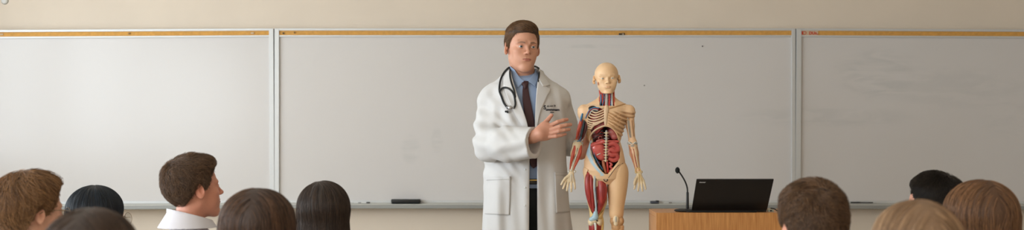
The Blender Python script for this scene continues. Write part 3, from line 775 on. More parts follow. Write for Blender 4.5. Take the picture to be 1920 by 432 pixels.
V, F = nets(belt, (X(982)-.25, DD-.2, 1.0), (X(982)+.25, DD+.2, 1.12), .005); bo = link_mesh('belt', V, F, M['leather'], dr)
bz = march(belt, np.array([at(1000, 336, DD-.4)]), np.array([0, 1., 0]))[0]
MB().box((X(992), bz[1]-.004, Z(337.4)), (X(1009), bz[1]+.002, Z(335.3)), .001).build('buckle', mat('brass_buckle', (190, 160, 90), .35, .8), bo)
for s, px in ((-1, 946), (1, 1022)):
    sh = INT(.004, U(.02, ell((X(px), DD-.06, .045), (.048, .14, .05)), cap((X(px), DD+.03, .06), (X(px), DD+.03, .10), .04, .042)), half((0, 0, -1), (0, 0, .002)))
    V, F = nets(sh, (X(px)-.08, DD-.24, -.01), (X(px)+.08, DD+.12, .16), .006); link_mesh('shoe', V, F, M['leather'], dr)
# shirt collar wings
for nm, L, R in (('collar', [(956, 124), (955, 132), (961, 146), (971, 165)], [(965, 131), (970, 139), (977, 147), (984, 151.5)]),
                 ('collar', [(1005, 128), (1001, 138), (994, 146), (987, 151.5)], [(1009, 128), (1010, 138), (1007.5, 151), (1003.5, 162)])):
    strip_patch(nm, L, R, U(.01, tors, off(neck, .006)), DD-.4, M['shirt_blue'], shirt, n=18, w=8, lift=.004, thick=.003)
cb = INT(.002, off(neck, .009), half((-.05, -.42, 1), (X(983), DD-.0, Z(135))), half((.05, -.3, -1), (X(983), DD, Z(152))))
V, F = nets(SUB(.001, cb, off(neck, .003)), (X(982)-.12, DD-.12, Z(165)), (X(982)+.12, DD+.14, Z(115)), .0035); link_mesh('collar_band', V, F, M['shirt_blue'], shirt)
tie = strip_patch('tie', [(982, 152), (981, 158), (979.5, 172), (980, 190), (984, 220), (988, 250), (991, 285), (994, 309), (1000, 316)], [(991, 152), (990.5, 158), (991.5, 172), (995, 190), (1001, 220), (1005, 250), (1009, 285), (1012, 306), (1000.5, 316.5)], tors, DD-.4, M['tie'], dr, n=40, w=8, lift=.004, thick=.004)
kn = SUB(.003, ell(at(986.5, 155, DD-.128), (.017, .014, .022)), half((0, 0, -1), at(986.5, 148.5, DD-.1)))
kz = march(tors, np.array([at(986.5, 155, DD-.5)]), np.array([0, 1., 0]))[0]
kn = U(.008, cap(kz+[-.008, -.006, .012], kz+[.008, -.006, .012], .0085), ell(kz+[0, -.006, -.004], (.0105, .011, .016))); V, F = nets(kn, kz-[.03, .03, .03], kz+[.03, .03, .03], .0025); link_mesh('knot', V, F, M['tie'], tie)
# ---- lab coat
def coat_body(p):
    z = p[:, 2]; zs = np.array([.60, .82, 1.0, 1.13, 1.22, 1.34, 1.44, 1.52])
    hwd = np.interp(z, zs, [.236, .222, .205, .192, .190, .196, .185, .13]); cx = np.interp(z, zs, [X(988), X(987.5), X(987), X(986), X(985), X(984), X(982), X(982)])
    dp = np.interp(z, zs, [.185, .172, .160, .150, .148, .150, .125, .09])
    x = (p[:, 0]-cx)/hwd; y = (p[:, 1]-DD)/dp
    # hanging folds of the skirt
    fo = .006*np.clip((1.30-z)/.3, 0, 1)*(np.sin(p[:, 0]*46+1.0+2*np.sin(z*3)))+.0035*np.sin(p[:, 0]*95+z*5)*np.clip((1.2-z)/.2, 0, 1)
    d = (np.sqrt(x*x+y*y)-1)*np.minimum(hwd, dp)*.9+fo
    return np.maximum(d, np.maximum(.62-z, z-1.50))
armRc = [(X(922), DD, Z(189)), at(916, 235, DD-.04), at(919, 270, DD-.13), at(950, 271, DD-.22), at(1003, 268, DD-.30)]
sleeveR = U(.03, cap(armRc[0], armRc[1], .060, .063), cap(armRc[1], armRc[2], .066, .076), cap(armRc[2], armRc[3], .076, .077), cap(armRc[3], armRc[4], .077, .074))
armLc = [(X(1046), DD, Z(188)), at(1057, 235, DD+.05), at(1064, 268, DD+.10), at(1096, 283, DD-.01)]
sleeveL = U(.03, cap(armLc[0], armLc[1], .058, .062), cap(armLc[1], armLc[2], .062, .060), cap(armLc[2], armLc[3], .056, .046))
def wr(p):
    # creases where the sleeves bend
    e = np.exp(-((p-np.array(at(925, 262, DD-.1)))**2).sum(1)/.16**2)
    q = p[:, 0]*.8+p[:, 2]*1.0
    w = .0055*e*np.sin(q*88+2.0*np.sin(p[:, 0]*26))+.003*e*np.sin(q*41-p[:, 2]*60)
    m = np.exp(-((p-np.array(at(975, 272, DD-.28)))**2).sum(1)/.10**2)
    w += .005*m*np.sin((p[:, 2]*.9-p[:, 0]*.45)*95+np.sin(p[:, 0]*30))
    s = np.exp(-((p-np.array(at(1052, 210, DD)))**2).sum(1)/.11**2)
    w += .004*s*np.sin((p[:, 0]+.25*p[:, 2])*105)
    s2 = np.exp(-((p-np.array(at(905, 200, DD-.03)))**2).sum(1)/.12**2)
    b2 = np.exp(-((p-np.array(at(940, 225, DD-.12)))**2).sum(1)/.12**2)
    w += .004*b2*np.sin((p[:, 0]*.9+p[:, 2]*.35)*92+1.5*np.sin(p[:, 2]*21))
    return 1.25*w+.0040*s2*np.sin((p[:, 0]*.7-p[:, 2]*.5)*85)
core = U(.03, coat_body, off(tors, .018), cap((X(924), DD, Z(188)), (X(1043), DD, Z(188)), .058), cap((X(1036), DD, Z(184)), (X(996), DD+.01, Z(155)), .056, .058), cap((X(930), DD, Z(184)), (X(966), DD+.01, Z(155)), .056, .058))
def solid_coat(p): return smin(smin(core(p), sleeveR(p), .02), sleeveL(p), .02)+wr(p)
wr_dir = np.array(at(1003, 268, DD-.30))-np.array(at(950, 271, DD-.22)); wr_dir /= np.linalg.norm(wr_dir)
def opening(p):
    z = p[:, 2]
    zl = [Z(v) for v in (432, 300, 290, 250, 235, 200, 170, 145, 125, 100)][::1]
    xl = [X(v) for v in (992, 993, 993.5, 992, 989, 977, 966, 957, 950, 940)]; xr = [X(v) for v in (1007.5, 1007, 1007, 1004, 1003.5, 1005, 1007, 1010, 1014, 1030)]
    k = np.clip((DD-.13)/DD, 0, 1)      # the edges lie nearer than the body's middle
    a = np.interp(z, zl, xl)*1.0; b = np.interp(z, zl, xr)*1.0
    s = p[:, 1]/DD
    return np.maximum(np.maximum(a*s-p[:, 0], p[:, 0]-b*s), p[:, 1]-(DD-.02))
cav = U(.02, off(tors, .001), off(coat_body, -.017))
neckhole = cap((X(983), DD+.01, 1.50), (X(983), DD+.01, 1.72), .074, .085)
cuffcut = cap(at(992, 268, DD-.283), at(1040, 266, DD-.335), .052)
coat_solid_open = lambda p: np.maximum(core(p)+wr(p), -opening(p))
def coat_f(p):
    d = np.maximum(np.maximum(core(p)+wr(p), -opening(p)), -np.maximum(cav(p), -1e9))
    sl = smin(sleeveR(p), sleeveL(p), 0)+wr(p)
    sl = np.maximum(sl, (p-np.array(at(1001, 268, DD-.30)))@(wr_dir*.985+np.array([0, 0, .0])))
    sl = -smin(-sl, cuffcut(p), .003)
    sl = np.maximum(sl, -off(tors, .004)(p))
    d = smin(d, sl, .012)
    d = np.maximum(d, -neckhole(p))
    return np.maximum(d, (half((0, .38, 1), (X(983), DD, Z(139)))(p)))
V, F = nets(coat_f, (X(870), 4.95, .58), (X(1160), DD+.25, 1.66), .0052)
coat = link_mesh('lab_coat', V, F, M['coat'], dr)
cm = M['coat']
coat_front = lambda p: core(p)+wr(p)
# collar roll round the neck, lapels, pockets, buttons
ringp = []
for k in range(27):
    a = math.radians(-22+ (226)*k/26); ringp.append((X(983)+.083*math.cos(a+0), DD+.012+.075*math.sin(a), Z(137)+.020*math.sin(a)-.004))
tube('coat_collar', ringp, [.006]+[.0145]*25+[.006], cm, coat, 12, 2, flat=((1, 1, .0), 1.0))
strip_patch('lapel', [(952, 128), (944, 142), (945, 165), (954, 190), (966, 215), (985, 246)], [(958, 134), (961, 148), (968, 172), (977, 197), (987, 226), (992, 250)], coat_front, DD-.42, cm, coat, n=34, w=10, lift=.004, thick=.005)
strip_patch('lapel', [(1009, 146), (1006.5, 165), (1004.5, 190), (1003.5, 215), (1003, 246)], [(1024, 165), (1033, 167.5), (1026, 181), (1019, 196), (1012, 214), (1005, 250)], coat_front, DD-.42, cm, coat, n=34, w=10, lift=.004, thick=.005)
strip_patch('lapel_collar', [(1010, 130), (1010, 138), (1010, 148), (1018, 163)], [(1015, 131), (1021, 142), (1028, 152), (1031.5, 159.5)], solid_coat, DD-.42, cm, coat, n=20, w=8, lift=.006, thick=.006)
hemdir = [(912, 334), (910, 370), (908.5, 402)]
pk = strip_patch('pocket', hemdir, [(957, 332), (956.5, 370), (955, 404)], solid_coat, DD-.42, cm, coat, n=24, w=16, lift=.002, thick=.0035, puff=.003)
strip_patch('pocket_hem', [(912, 333), (911.5, 339)], [(957, 331), (957, 337)], solid_coat, DD-.42, cm, pk, n=4, w=16, lift=.0045, thick=.005)
pk = strip_patch('pocket', [(1040, 324), (1041, 360), (1043, 400)], [(1066, 325), (1067.5, 360), (1069, 398)], solid_coat, DD-.42, cm, coat, n=24, w=12, lift=.002, thick=.0035, puff=.003)
strip_patch('pocket_hem', [(1040, 323), (1040.4, 329)], [(1066, 324), (1066.5, 330)], solid_coat, DD-.42, cm, pk, n=4, w=16, lift=.0045, thick=.005)
for (x, y) in ((986, 322), (986, 357), (985.5, 392)):
    P_ = march(solid_coat, np.array([at(x, y, DD-.4)]), np.array([0, 1., 0]))[0]
    ball('button', P_+[0, -.001, 0], (.0048, .003, .0048), M['white_plastic'], coat, 16)
# embroidery on the chest
M['thread'] = mat('navy_thread', (34, 38, 52), .8)
def stitch(s, px, py, size, bold=.0, par=None, name='embroidery'):
    V, F = txt_geo(s, size, bold); o_ = at(px, py, DD-.42)
    P0 = np.stack([o_[0]+V[:, 0], np.full(len(V), o_[1]), o_[2]+V[:, 1]], 1)
    sc = (DD-.42)/DD
    S_ = march(solid_coat, P0, np.array([0, 1., 0])); S_[:, 1] -= .0015+V[:, 2]
    return S_, F
em = MB()
for s, px, py, sz, bd in (('S', 1022.6, 202.5, .026, .0008), ('A', 1029.5, 198.5, .014, .0003), ('A', 1034.5, 197.5, .010, .0003), ('A', 1038, 197.5, .012, .0003), ('D', 1043.5, 197.2, .012, .0003), ('ummmam', 1027.0, 205.3, .0165, .0006), ('uoun', 1036, 209.5, .009, .0003)):
    V, F = stitch(s, px, py, sz, bd); 
    # put back at the depth of the cloth so the size holds
    em.add(V, F)
em.build('embroidery', M['thread'], coat)

# ---- stethoscope hanging round his neck
st = empty('stethoscope', (X(950), DD-.1, Z(180)), 'black stethoscope hanging round the neck of the man in the white coat', 'stethoscope')
cs = off(solid_coat, .008)
def on(pts, f=cs, lift=0.0):
    P0 = np.array([at(x, y, DD-.45) for x, y in pts]); d = P0-np.array([0, 0, EYE]); d /= np.linalg.norm(d, axis=1)[:, None]
    return march(f, P0, d)-d*lift
back = [tuple((X(957)-.0, DD+.01, Z(126))), (X(962), DD+.075, Z(122)), (X(983), DD+.10, Z(121)), (X(1003), DD+.075, Z(123)), (X(1010), DD+.01, Z(128))]
tube('tubing', np.vstack([on([(952, 203), (945, 194), (940, 181), (936.5, 171), (937, 158), (940, 146), (946, 135), (953, 128)]), np.array(back)]), .0048, M['black_soft'], st, 10, 5)
tube('tubing', on([(936.5, 172), (940, 167), (946, 164.5), (953, 166), (959, 170.5), (963.5, 178), (965.5, 188), (966, 197), (963.5, 203)], lift=.004), .0046, M['black_soft'], st, 10, 5)
tube('tubing', np.vstack([np.array(back[:1]), on([(956, 137), (957, 148), (960, 159), (964, 170), (966, 182)], lift=.002)]), .0042, M['black_soft'], st, 10, 5)
tube('tubing', np.vstack([np.array(back[-1:]), on([(1011, 137), (1009.5, 150), (1007, 165)], lift=-.006)]), .0042, M['black_soft'], st, 10, 4)
tube('ear_tube', on([(950, 201), (955, 203), (958, 207), (952, 210)], lift=.004), .0026, M['steel'], st, 8, 5)
tube('ear_tube', on([(964, 203), (959, 201), (954, 205), (949, 209)], lift=.006), .0026, M['steel'], st, 8, 5)
for q in ((951.5, 210.5), (948.5, 209.5)): ball('ear_tip', on([q], lift=.005)[0], .0052, M['black_soft'], st, 12)
c_ = on([(956.5, 202.5)], lift=.006)[0]; ball('chest_piece', c_, (.0105, .005, .0105), M['steel'], st, 22)
# ================================================================= anatomical model
DM = 5.20
q = lambda px, py, dy=0.0: at(px, py, DM+dy)
mdl = empty('anatomical_model', (q(1136, 0)[0], DM, .0), 'half-open human anatomy mannequin with bald head, exposed ribs, organs and red thigh muscles', 'anatomical model')
# unseen below the picture: the pedestal it stands on
ped = empty('pedestal', (q(1136, 0)[0], DM, 0), 'low white plinth under the anatomical model', 'pedestal')
pt = .40
MB().box((q(1136, 0)[0]-.13, DM-.13, pt-.03), (q(1136, 0)[0]+.13, DM+.11, pt), .004).build('top', M['white_plastic'], ped)
MB().box((q(1136, 0)[0]-.11, DM-.11, 0), (q(1136, 0)[0]+.11, DM+.09, pt-.0302), .004).build('base', M['white_plastic'], ped)
A = {}
A['skin'] = mat('beige_plastic_skin', (232, 192, 148), .42, sss=.03, var=.02, vscale=20)
A['bone'] = mat('ivory_bone', (226, 205, 170), .45, var=.05, vscale=60)
A['cream'] = mat('cream_rib', (216, 186, 152), .5, var=.05, vscale=60)
A['tan'] = mat('tan_muscle', (196, 150, 104), .55, var=.1, vscale=60)
A['fat'] = mat('yellow_fat', (224, 190, 120), .5, var=.05)
A['organ'] = mat('pink_organ', (196, 84, 78), .28, coat=.3, var=.1, vscale=30)
A['liver'] = mat('liver_pink', (206, 90, 84), .25, coat=.35, var=.06, vscale=20)
A['lung'] = mat('maroon_lung', (84, 26, 26), .4, var=.25, vscale=50)
A['lobe'] = mat('dusky_pink_organ', (176, 92, 88), .3, coat=.3, var=.1, vscale=40)
A['red'] = mat('vessel_red', (186, 44, 34), .35)
A['blue'] = mat('vessel_blue', (60, 120, 160), .35)
A['lblue'] = mat('pale_blue_tendon', (168, 196, 208), .35, var=.05)
A['teal'] = mat('dark_teal_cavity', (32, 60, 66), .4, var=.2, vscale=40)
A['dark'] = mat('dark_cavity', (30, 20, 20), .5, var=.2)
A['white'] = mat('white_tendon', (222, 218, 208), .35, var=.03)
A['grey'] = mat('grey_joint', (176, 176, 170), .35, var=.08, vscale=70)
def muscle_mat(name, a, b, axis_scale=(90, 90, 5)):
    m, nt, bs = new_mat(name); bs.inputs['Roughness'].default_value = .38
    geo = nt.nodes.new('ShaderNodeTexCoord'); mp = nt.nodes.new('ShaderNodeMapping'); mp.inputs['Scale'].default_value = axis_scale
    n = nt.nodes.new('ShaderNodeTexNoise'); n.inputs['Scale'].default_value = 1.6; n.inputs['Detail'].default_value = 4
    r = nt.nodes.new('ShaderNodeValToRGB'); r.color_ramp.elements[0].position = .35; r.color_ramp.elements[1].position = .65
    r.color_ramp.elements[0].color = (*srgb(a), 1); r.color_ramp.elements[1].color = (*srgb(b), 1)
    bp = nt.nodes.new('ShaderNodeBump'); bp.inputs['Strength'].default_value = .35; bp.inputs['Distance'].default_value = .002
    nt.links.new(geo.outputs['Object'], mp.inputs[0]); nt.links.new(mp.outputs[0], n.inputs['Vector']); nt.links.new(n.outputs['Fac'], r.inputs['Fac'])
    nt.links.new(r.outputs['Color'], bs.inputs['Base Color']); nt.links.new(n.outputs['Fac'], bp.inputs['Height']); nt.links.new(bp.outputs['Normal'], bs.inputs['Normal'])
    return m
A['muscle'] = muscle_mat('striated_muscle', (128, 34, 34), (178, 62, 54))
A['muscle2'] = muscle_mat('bright_striated_muscle', (176, 60, 40), (206, 92, 66))
# ---- head
mfr = Frame(q(1137.5, 147.5), yaw=0, pitch=2, roll=-2, scale=(.74, .67, .645))
mh = head_sdf(.2)
F_ = mfr.f(mh)
nk = cap(mfr.out((0, .02, -.05)), q(1137.5, 184, .012), .030, .031)
# the neck is cut open in front
neckcut = SUB(.0, lambda p: np.maximum(np.maximum(np.abs(p[:, 0]-q(1137.5, 0)[0])-.030, p[:, 1]-(DM+.004)), p[:, 2]-(mfr.out((0, 0, -.112))[2]+(p[:, 1]-DM+.05)*.1)))
skin_head = SUB(.003, U(.012, F_, nk), neckcut, lambda p: p[:, 2]-q(0, 188)[2])
V, F = nets(skin_head, mfr.t-[.075, .09, .13], mfr.t+[.075, .09, .10], .0016)
base = np.tile(np.array(srgb((232, 194, 152))), (len(V), 1)); L = mfr.inn(V)
x = np.abs(L[:, 0]); zb = .019+.004*np.sin(np.clip((x-.012)/.036, 0, 1)*PI)
w = np.clip(1.3-np.abs(L[:, 2]-zb)/.0022, 0, 1)*(x > .014)*(x < .045)*(L[:, 1] < -.03)*.35
base = base*(1-w[:, None])+np.array(srgb((150, 110, 80)))*w[:, None]
w = np.clip(1-np.abs(L[:, 2]+.062)/.006, 0, 1)*(x < .019)*(L[:, 1] < -.07)*.55
base = base*(1-w[:, None])+np.array(srgb((190, 110, 90)))*w[:, None]
mplast = colmat('model_skin', .42, sss=.03, var=.02)
hd_ = link_mesh('head', V, F, mplast, mdl, True, tint=base)
for s in (1, -1):
    c = mfr.out((s*.0305, -.0690, .0003))
    def tf(u):
        d = u@np.array([0, -1, 0.]); col = np.tile(np.array(srgb((205, 200, 188))), (len(u), 1)); col[d > .90] = srgb((150, 150, 140)); return col
    ball('eye', c, .0083, eye_mat, hd_, 30, tintfn=tf)
tube('cheek_opening', [q(1121.6, 153.5, -.043), q(1121.4, 157, -.043), q(1122.2, 160.5, -.043)], [.001, .0026, .0008], mat('salmon_inset', (206, 130, 104), .5), hd_, 8, 4)
# ---- neck contents
tube('trachea', [q(1137.5, 172, -.012), q(1137.5, 184, -.014), q(1137, 200, -.024)], [.0085, .008, .007], A['grey'], mdl, 14, 4)
for (m, pts, r) in (('muscle2', [(1124.5, 170, .0), (1126, 184, -.012), (1122, 199, -.022)], .0048), ('muscle2', [(1150.5, 170, .0), (1151, 184, -.012), (1152, 197, -.022)], .0045),
                    ('red', [(1129, 172, -.014), (1129.5, 186, -.018), (1131, 200, -.026)], .0034), ('blue', [(1126.5, 178, -.014), (1126.5, 190, -.02), (1124.5, 202, -.028)], .0034),
                    ('blue', [(1132.5, 176, -.018), (1133, 186, -.02), (1129, 199, -.03)], .002), ('red', [(1142, 172, -.018), (1143, 186, -.022), (1142.5, 200, -.028)], .0032), ('white', [(1147.5, 172, -.016), (1147.5, 186, -.02), (1148, 200, -.03)], .0033),
                    ('blue', [(1145, 176, -.02), (1145.5, 190, -.024), (1145, 202, -.03)], .0019), ('muscle', [(1134, 171, -.008), (1134, 186, -.012), (1134, 200, -.022)], .0045), ('muscle', [(1141, 171, -.006), (1141, 186, -.010), (1141, 200, -.022)], .005)):
    tube({'red': 'artery', 'blue': 'vein', 'white': 'nerve'}.get(m, 'neck_muscle'), [q(*p) for p in pts], r, A[m], mdl, 10, 4)
for k in range(5): tube('artery_branch', [q(1129, 176+5*k, -.019), q(1132, 174.5+5*k, -.022), q(1134, 177+5*k, -.022)], .0013, A['red'], mdl, 6, 3)
for k in range(4): tube('artery_branch', [q(1140, 178+5*k, -.022), q(1143, 176+5*k, -.026), q(1145, 179+5*k, -.026)], .0012, A['red'], mdl, 6, 3)
# ---- torso shell with its front opening
def sect(px0, px1, py, dep):
    return (q(0, py)[2], (q(px0, py)[0]+q(px1, py)[0])/2, (q(px1, py)[0]-q(px0, py)[0])/2, dep)
SE = np.array([sect(1128, 1147, 186, .028), sect(1110, 1163, 196, .038), sect(1094, 1178, 203, .046), sect(1095, 1176, 215, .055), sect(1100, 1172, 235, .060), sect(1104.5, 1166, 255, .056), sect(1106, 1163, 266, .052), sect(1101, 1168, 282, .055), sect(1095, 1172, 302, .062), sect(1095, 1173, 320, .062), sect(1100, 1170, 335, .056), sect(1120, 1150, 346, .035)])[::-1]
def tor_f(p):
    z = p[:, 2]; i = lambda k: np.interp(z, SE[:, 0], SE[:, k])
    x = (p[:, 0]-i(1))/i(2); y = (p[:, 1]-DM)/i(3)
    d = (np.sqrt(x*x+y*y)-1)*np.minimum(i(2), i(3))*.8
    return np.maximum(d, np.maximum(SE[0, 0]-z, z-SE[-1, 0]))
def poly_x(p, tab):
    "negative between the left and right borders given in pixels at each height"
    tab = np.array(tab, float); zz_ = q(0, tab[:, 0], 0)[2] if False else EYE+(250-tab[:, 0])*DM/FPX
    o = np.argsort(zz_); z = p[:, 2]*1.0; k = DM/FPX*(p[:, 1]/DM)
    # borders follow straight lines of sight only through the thin front shell
    a = np.interp(z, zz_[o], tab[o, 1]); b = np.interp(z, zz_[o], tab[o, 2])
    d = np.maximum((a-960)*DM/FPX-p[:, 0], p[:, 0]-(b-960)*DM/FPX)
    return np.maximum(d, np.maximum(zz_.min()-z, z-zz_.max()))
belly = [(236, 1134, 1137), (238, 1127, 1143), (242, 1119, 1149), (248, 1112, 1154), (256, 1108, 1158), (266, 1107, 1160), (280, 1108, 1161), (292, 1111, 1160), (304, 1115, 1157), (314, 1121, 1151), (322, 1128, 1146), (326, 1133, 1143)]
chestL = [(203, 1112, 1124), (206, 1107, 1130), (212, 1104, 1131), (220, 1102, 1131), (230, 1102, 1131), (237, 1102, 1133), (242, 1103, 1124), (250, 1105, 1112), (256, 1106, 1108)]
front = lambda p: p[:, 1]-(DM-.004)
cutB = lambda p: np.maximum(poly_x(p, belly), front(p)); cutC = lambda p: np.maximum(poly_x(p, chestL), front(p))
inner = off(tor_f, -.009)
should = U(.02, ell(q(1093, 212, .004), (.024, .03, .036)), ell(q(1181, 212, .004), (.024, .03, .034)), cap(q(1120, 198, .01), q(1096, 207, .006), .018, .020), cap(q(1154, 198, .01), q(1178, 207, .006), .018, .020), cap(q(1137.5, 176, .02), q(1137.5, 200, .018), .030, .036), cap(q(1127, 186, .014), q(1112, 199, .010), .012, .016), cap(q(1148, 186, .014), q(1163, 199, .010), .012, .016))
def torso_shell(p):
    d = smin(tor_f(p), should(p), .02)
    gap = np.exp(-((p-np.array(q(1112, 206, -.045)))**2).sum(1)/.018**2)
    d = np.maximum(d, -np.maximum(inner(p), -(p[:, 2]-1.0)*0-1))
    d = -smin(-d, cutB(p), .004); d = -smin(-d, cutC(p), .003)
    neckhole_ = np.maximum(np.abs(p[:, 0]-q(1137.5, 0)[0])-.034, np.maximum(p[:, 1]-(DM+.006), q(0, 199)[2]-p[:, 2]))
    d = -smin(-d, neckhole_, .004)
    # folds of the covered side of the chest
    r = np.clip((p[:, 0]-q(1143, 0)[0])/.02, 0, 1)*np.clip((p[:, 2]-q(0, 262)[2])/.02, 0, 1)*np.clip((q(0, 208)[2]-p[:, 2])/.01, 0, 1)*(p[:, 1] < DM)
    s = p[:, 2]+.55*(p[:, 0]-q(1143, 0)[0])**1.0*(1)-4*(p[:, 0]-q(1160, 0)[0])**2
    return d+.0022*r*np.sin(s*2*PI/.0195)-.0005*r
V, F = nets(torso_shell, (q(1080, 0)[0], DM-.085, q(0, 350)[2]), (q(1196, 0)[0], DM+.09, q(0, 178)[2]), .0022)
# colour: beige, pale blue on the opened hip edge, tan in the grooves of the covered ribs
tt = np.tile(np.array(srgb((232, 193, 152))), (len(V), 1))
def tw(w, c):
    global tt
    w = np.clip(w, 0, 1)[:, None]; tt = tt*(1-w)+np.array(srgb(c))*w
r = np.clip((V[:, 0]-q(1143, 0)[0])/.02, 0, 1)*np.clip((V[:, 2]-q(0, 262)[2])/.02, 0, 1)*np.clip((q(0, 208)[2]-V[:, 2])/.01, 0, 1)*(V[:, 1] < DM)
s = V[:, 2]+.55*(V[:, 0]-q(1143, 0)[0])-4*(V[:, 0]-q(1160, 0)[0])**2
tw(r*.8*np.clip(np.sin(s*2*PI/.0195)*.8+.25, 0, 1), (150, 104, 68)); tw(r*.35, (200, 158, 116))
zp = 250-(V[:, 2]-EYE)*FPX/DM; xp = 960+V[:, 0]*FPX/DM
edge = [(262, 1107), (275, 1102), (290, 1101), (305, 1108), (318, 1118), (326, 1126)]
ex = np.interp(zp, [e[0] for e in edge], [e[1] for e in edge])
tw((zp > 264)*(zp < 330)*(V[:, 1] < DM+.01)*np.clip(1-np.abs(xp-ex-1)/4.5, 0, 1)*1.6, (176, 202, 216))
torso = link_mesh('torso_shell', V, F, mplast, mdl, True, tint=tt)
# dark inner sheet added as painted shade inside the cavity
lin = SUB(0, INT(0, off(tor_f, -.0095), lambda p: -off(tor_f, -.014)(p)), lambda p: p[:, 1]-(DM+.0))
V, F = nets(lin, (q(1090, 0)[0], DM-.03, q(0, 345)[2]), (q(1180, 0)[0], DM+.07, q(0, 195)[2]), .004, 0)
link_mesh('cavity_shade', V, F, A['dark'], torso)
# clavicles and sternum
def fr_pts(pts, lift=.002, f=None):
    f = f or (lambda p: smin(tor_f(p), should(p), .02))
    P0 = np.array([q(x, y, -.25) for x, y in pts]); d = P0-np.array([0, 0, EYE]); d /= np.linalg.norm(d, axis=1)[:, None]
    return march(f, P0, d)-d*lift
tube('clavicle', fr_pts([(1143, 203), (1152, 201), (1162, 198), (1172, 195.5)], .001), [.0042, .0034, .0030, .0034], A['tan'], mdl, 10, 5)
tube('clavicle', fr_pts([(1130, 203), (1120, 200), (1110, 197), (1100, 198.5)], .001), [.0042, .0034, .0030, .0030], A['cream'], mdl, 10, 5)
tube('sternum', fr_pts([(1137, 200), (1137, 206), (1136, 216), (1135.5, 228), (1135.5, 237)], .001), [.0085, .0115, .0085, .0075, .004], A['cream'], mdl, 14, 5, flat=((0, 1, 0), .45))
tube('costal_margin', fr_pts([(1105.5, 266), (1106, 258), (1111, 249), (1119, 242.5), (1128, 238), (1136, 236)], .0005, tor_f), [.0030, .0040, .0042, .0042, .0044, .0040], A['cream'], mdl, 12, 6)
tube('costal_margin', fr_pts([(1136, 236), (1145, 239), (1153, 246), (1158, 255), (1160.5, 266), (1161.5, 276)], .0003, tor_f), [.0040, .0034, .0032, .0030, .0030, .0026], A['skin'], mdl, 12, 6)
# exposed ribs with red muscle between
rib_in = off(tor_f, -.004)
V, F = nets(INT(.002, off(tor_f, -.010), lambda p: poly_x(p, [(200, 1108, 1133), (210, 1102, 1134), (236, 1100, 1133), (250, 1104, 1120), (256, 1106, 1110)]), front, lambda p: -off(tor_f, -.020)(p)), (q(1095, 0)[0], DM-.07, q(0, 258)[2]), (q(1140, 0)[0], DM+.01, q(0, 198)[2]), .0025)
link_mesh('rib_muscle', V, F, A['muscle'], mdl)
for k in range(8):
    y0 = 207.5+4.6*k; xl = np.interp(k, [0, 3, 7], [1110, 1103, 1104.5]); dr_ = [7, 7, 7.5, 8, 8, 7, 5, 3][k]; x1 = 1132.5 if k < 6 else 1129-(k-5)*4.5; y1 = y0-1.5 if k < 5 else y0-1.5-(k-4)*2.2
    pts = [(x1, y1), (x1-7, y1+dr_*.45), ((x1+xl)/2-3, y0+dr_*.62), (xl+3, y0+dr_*.45), (xl-1, y0+1)]
    tube('rib', fr_pts(pts, .0005, tor_f), [.0034, .0036, .0038, .0036, .003], A['cream'], mdl, 10, 5)
for k in range(5):
    y0 = 212+5.2*k
    tube('rib', fr_pts([(1141, y0-1), (1148, y0+3), (1157, y0+5), (1167-k*.6, y0+1)], .0002, tor_f), [.0022, .0024, .0024, .0018], A['tan'], mdl, 10, 5)
# shoulder window: dark hollow with vessels
V, F = nets(INT(.002, off(U(.0, tor_f, should), .0015), ell(q(1112, 205, -.04), (.024, .035, .017), np.array(Matrix.Rotation(math.radians(28), 3, 'Y')))), (q(1098, 0)[0], DM-.09, q(0, 218)[2]), (q(1126, 0)[0], DM+.0, q(0, 194)[2]), .0018)
link_mesh('shoulder_hollow', V, F, A['dark'], mdl)
for m, pts, rr in (('blue', [(1123, 203), (1114, 202), (1106, 206), (1101, 214), (1098, 222)], .0024), ('grey', [(1121, 207), (1113, 206), (1108, 210), (1105, 216)], .0026), ('red', [(1122, 205), (1113, 204), (1105, 209), (1101, 217)], .0016)):
    tube({'blue': 'vein', 'grey': 'nerve', 'red': 'artery'}[m], fr_pts(pts, .003), rr, A[m], mdl, 8, 5)
# ---- organs
def organ(name, f, c, r, m, h=.0022, parent=mdl):
    V, F = nets(f, np.array(c)-r, np.array(c)+r, h); return link_mesh(name, V, F, A[m], parent)
for s, x_ in ((-1, 1120), (1, 1150)):
    organ('lung', U(.01, ell(q(x_, 240, .0), (.032, .030, .052)), ell(q(x_-2*s, 256, -.006), (.030, .030, .022))), q(x_, 245), .075, 'lung', .003)
for k in range(5): tube('bronchial_vessel', [q(1112+k*3.5, 262-3*k, -.034), q(1119+k*2.5, 257-3*k, -.037), q(1131, 256-2*k, -.036)], .0016, A['muscle' if k % 2 else 'teal'], mdl, 6, 4)
organ('lung_lobe', U(.006, ell(q(1148.5, 249, -.028), (.0215, .014, .020)), ell(q(1152, 257, -.028), (.018, .014, .014))), q(1150, 252, -.03), .045, 'lobe')
organ('gallbladder', ell(q(1123.5, 264, -.036), (.017, .008, .0065), np.array(Matrix.Rotation(math.radians(-16), 3, 'Y'))), q(1123.5, 264, -.036), .03, 'lobe', .0018)
ring_ = [q(1126+3.6*math.cos(a), 259.5+3*math.sin(a), -.042) for a in np.linspace(.3, 5.6, 9)]
tube('vessel_ring', ring_, .0019, A['lobe'], mdl, 8, 4)
organ('stomach', U(.012, ell(q(1122, 281, -.030), (.0335, .022, .036)), ell(q(1128, 292, -.030), (.024, .020, .024)), ell(q(1114, 276, -.026), (.016, .018, .022))), q(1122, 283, -.03), .07, 'liver')
organ('liver_fold', U(.01, cap(q(1110, 273, -.040), q(1131, 266, -.046), .0075, .008), cap(q(1131, 266, -.046), q(1158, 266, -.036), .0075, .007)), q(1134, 268, -.04), .075, 'organ')
tube('stomach_highlight', [q(1119.5, 291, -.0535), q(1125.5, 288.3, -.0545)], [.0022, .0020], A['white'], mdl, 8, 3)  # white streak laid on the stomach as a painted glint
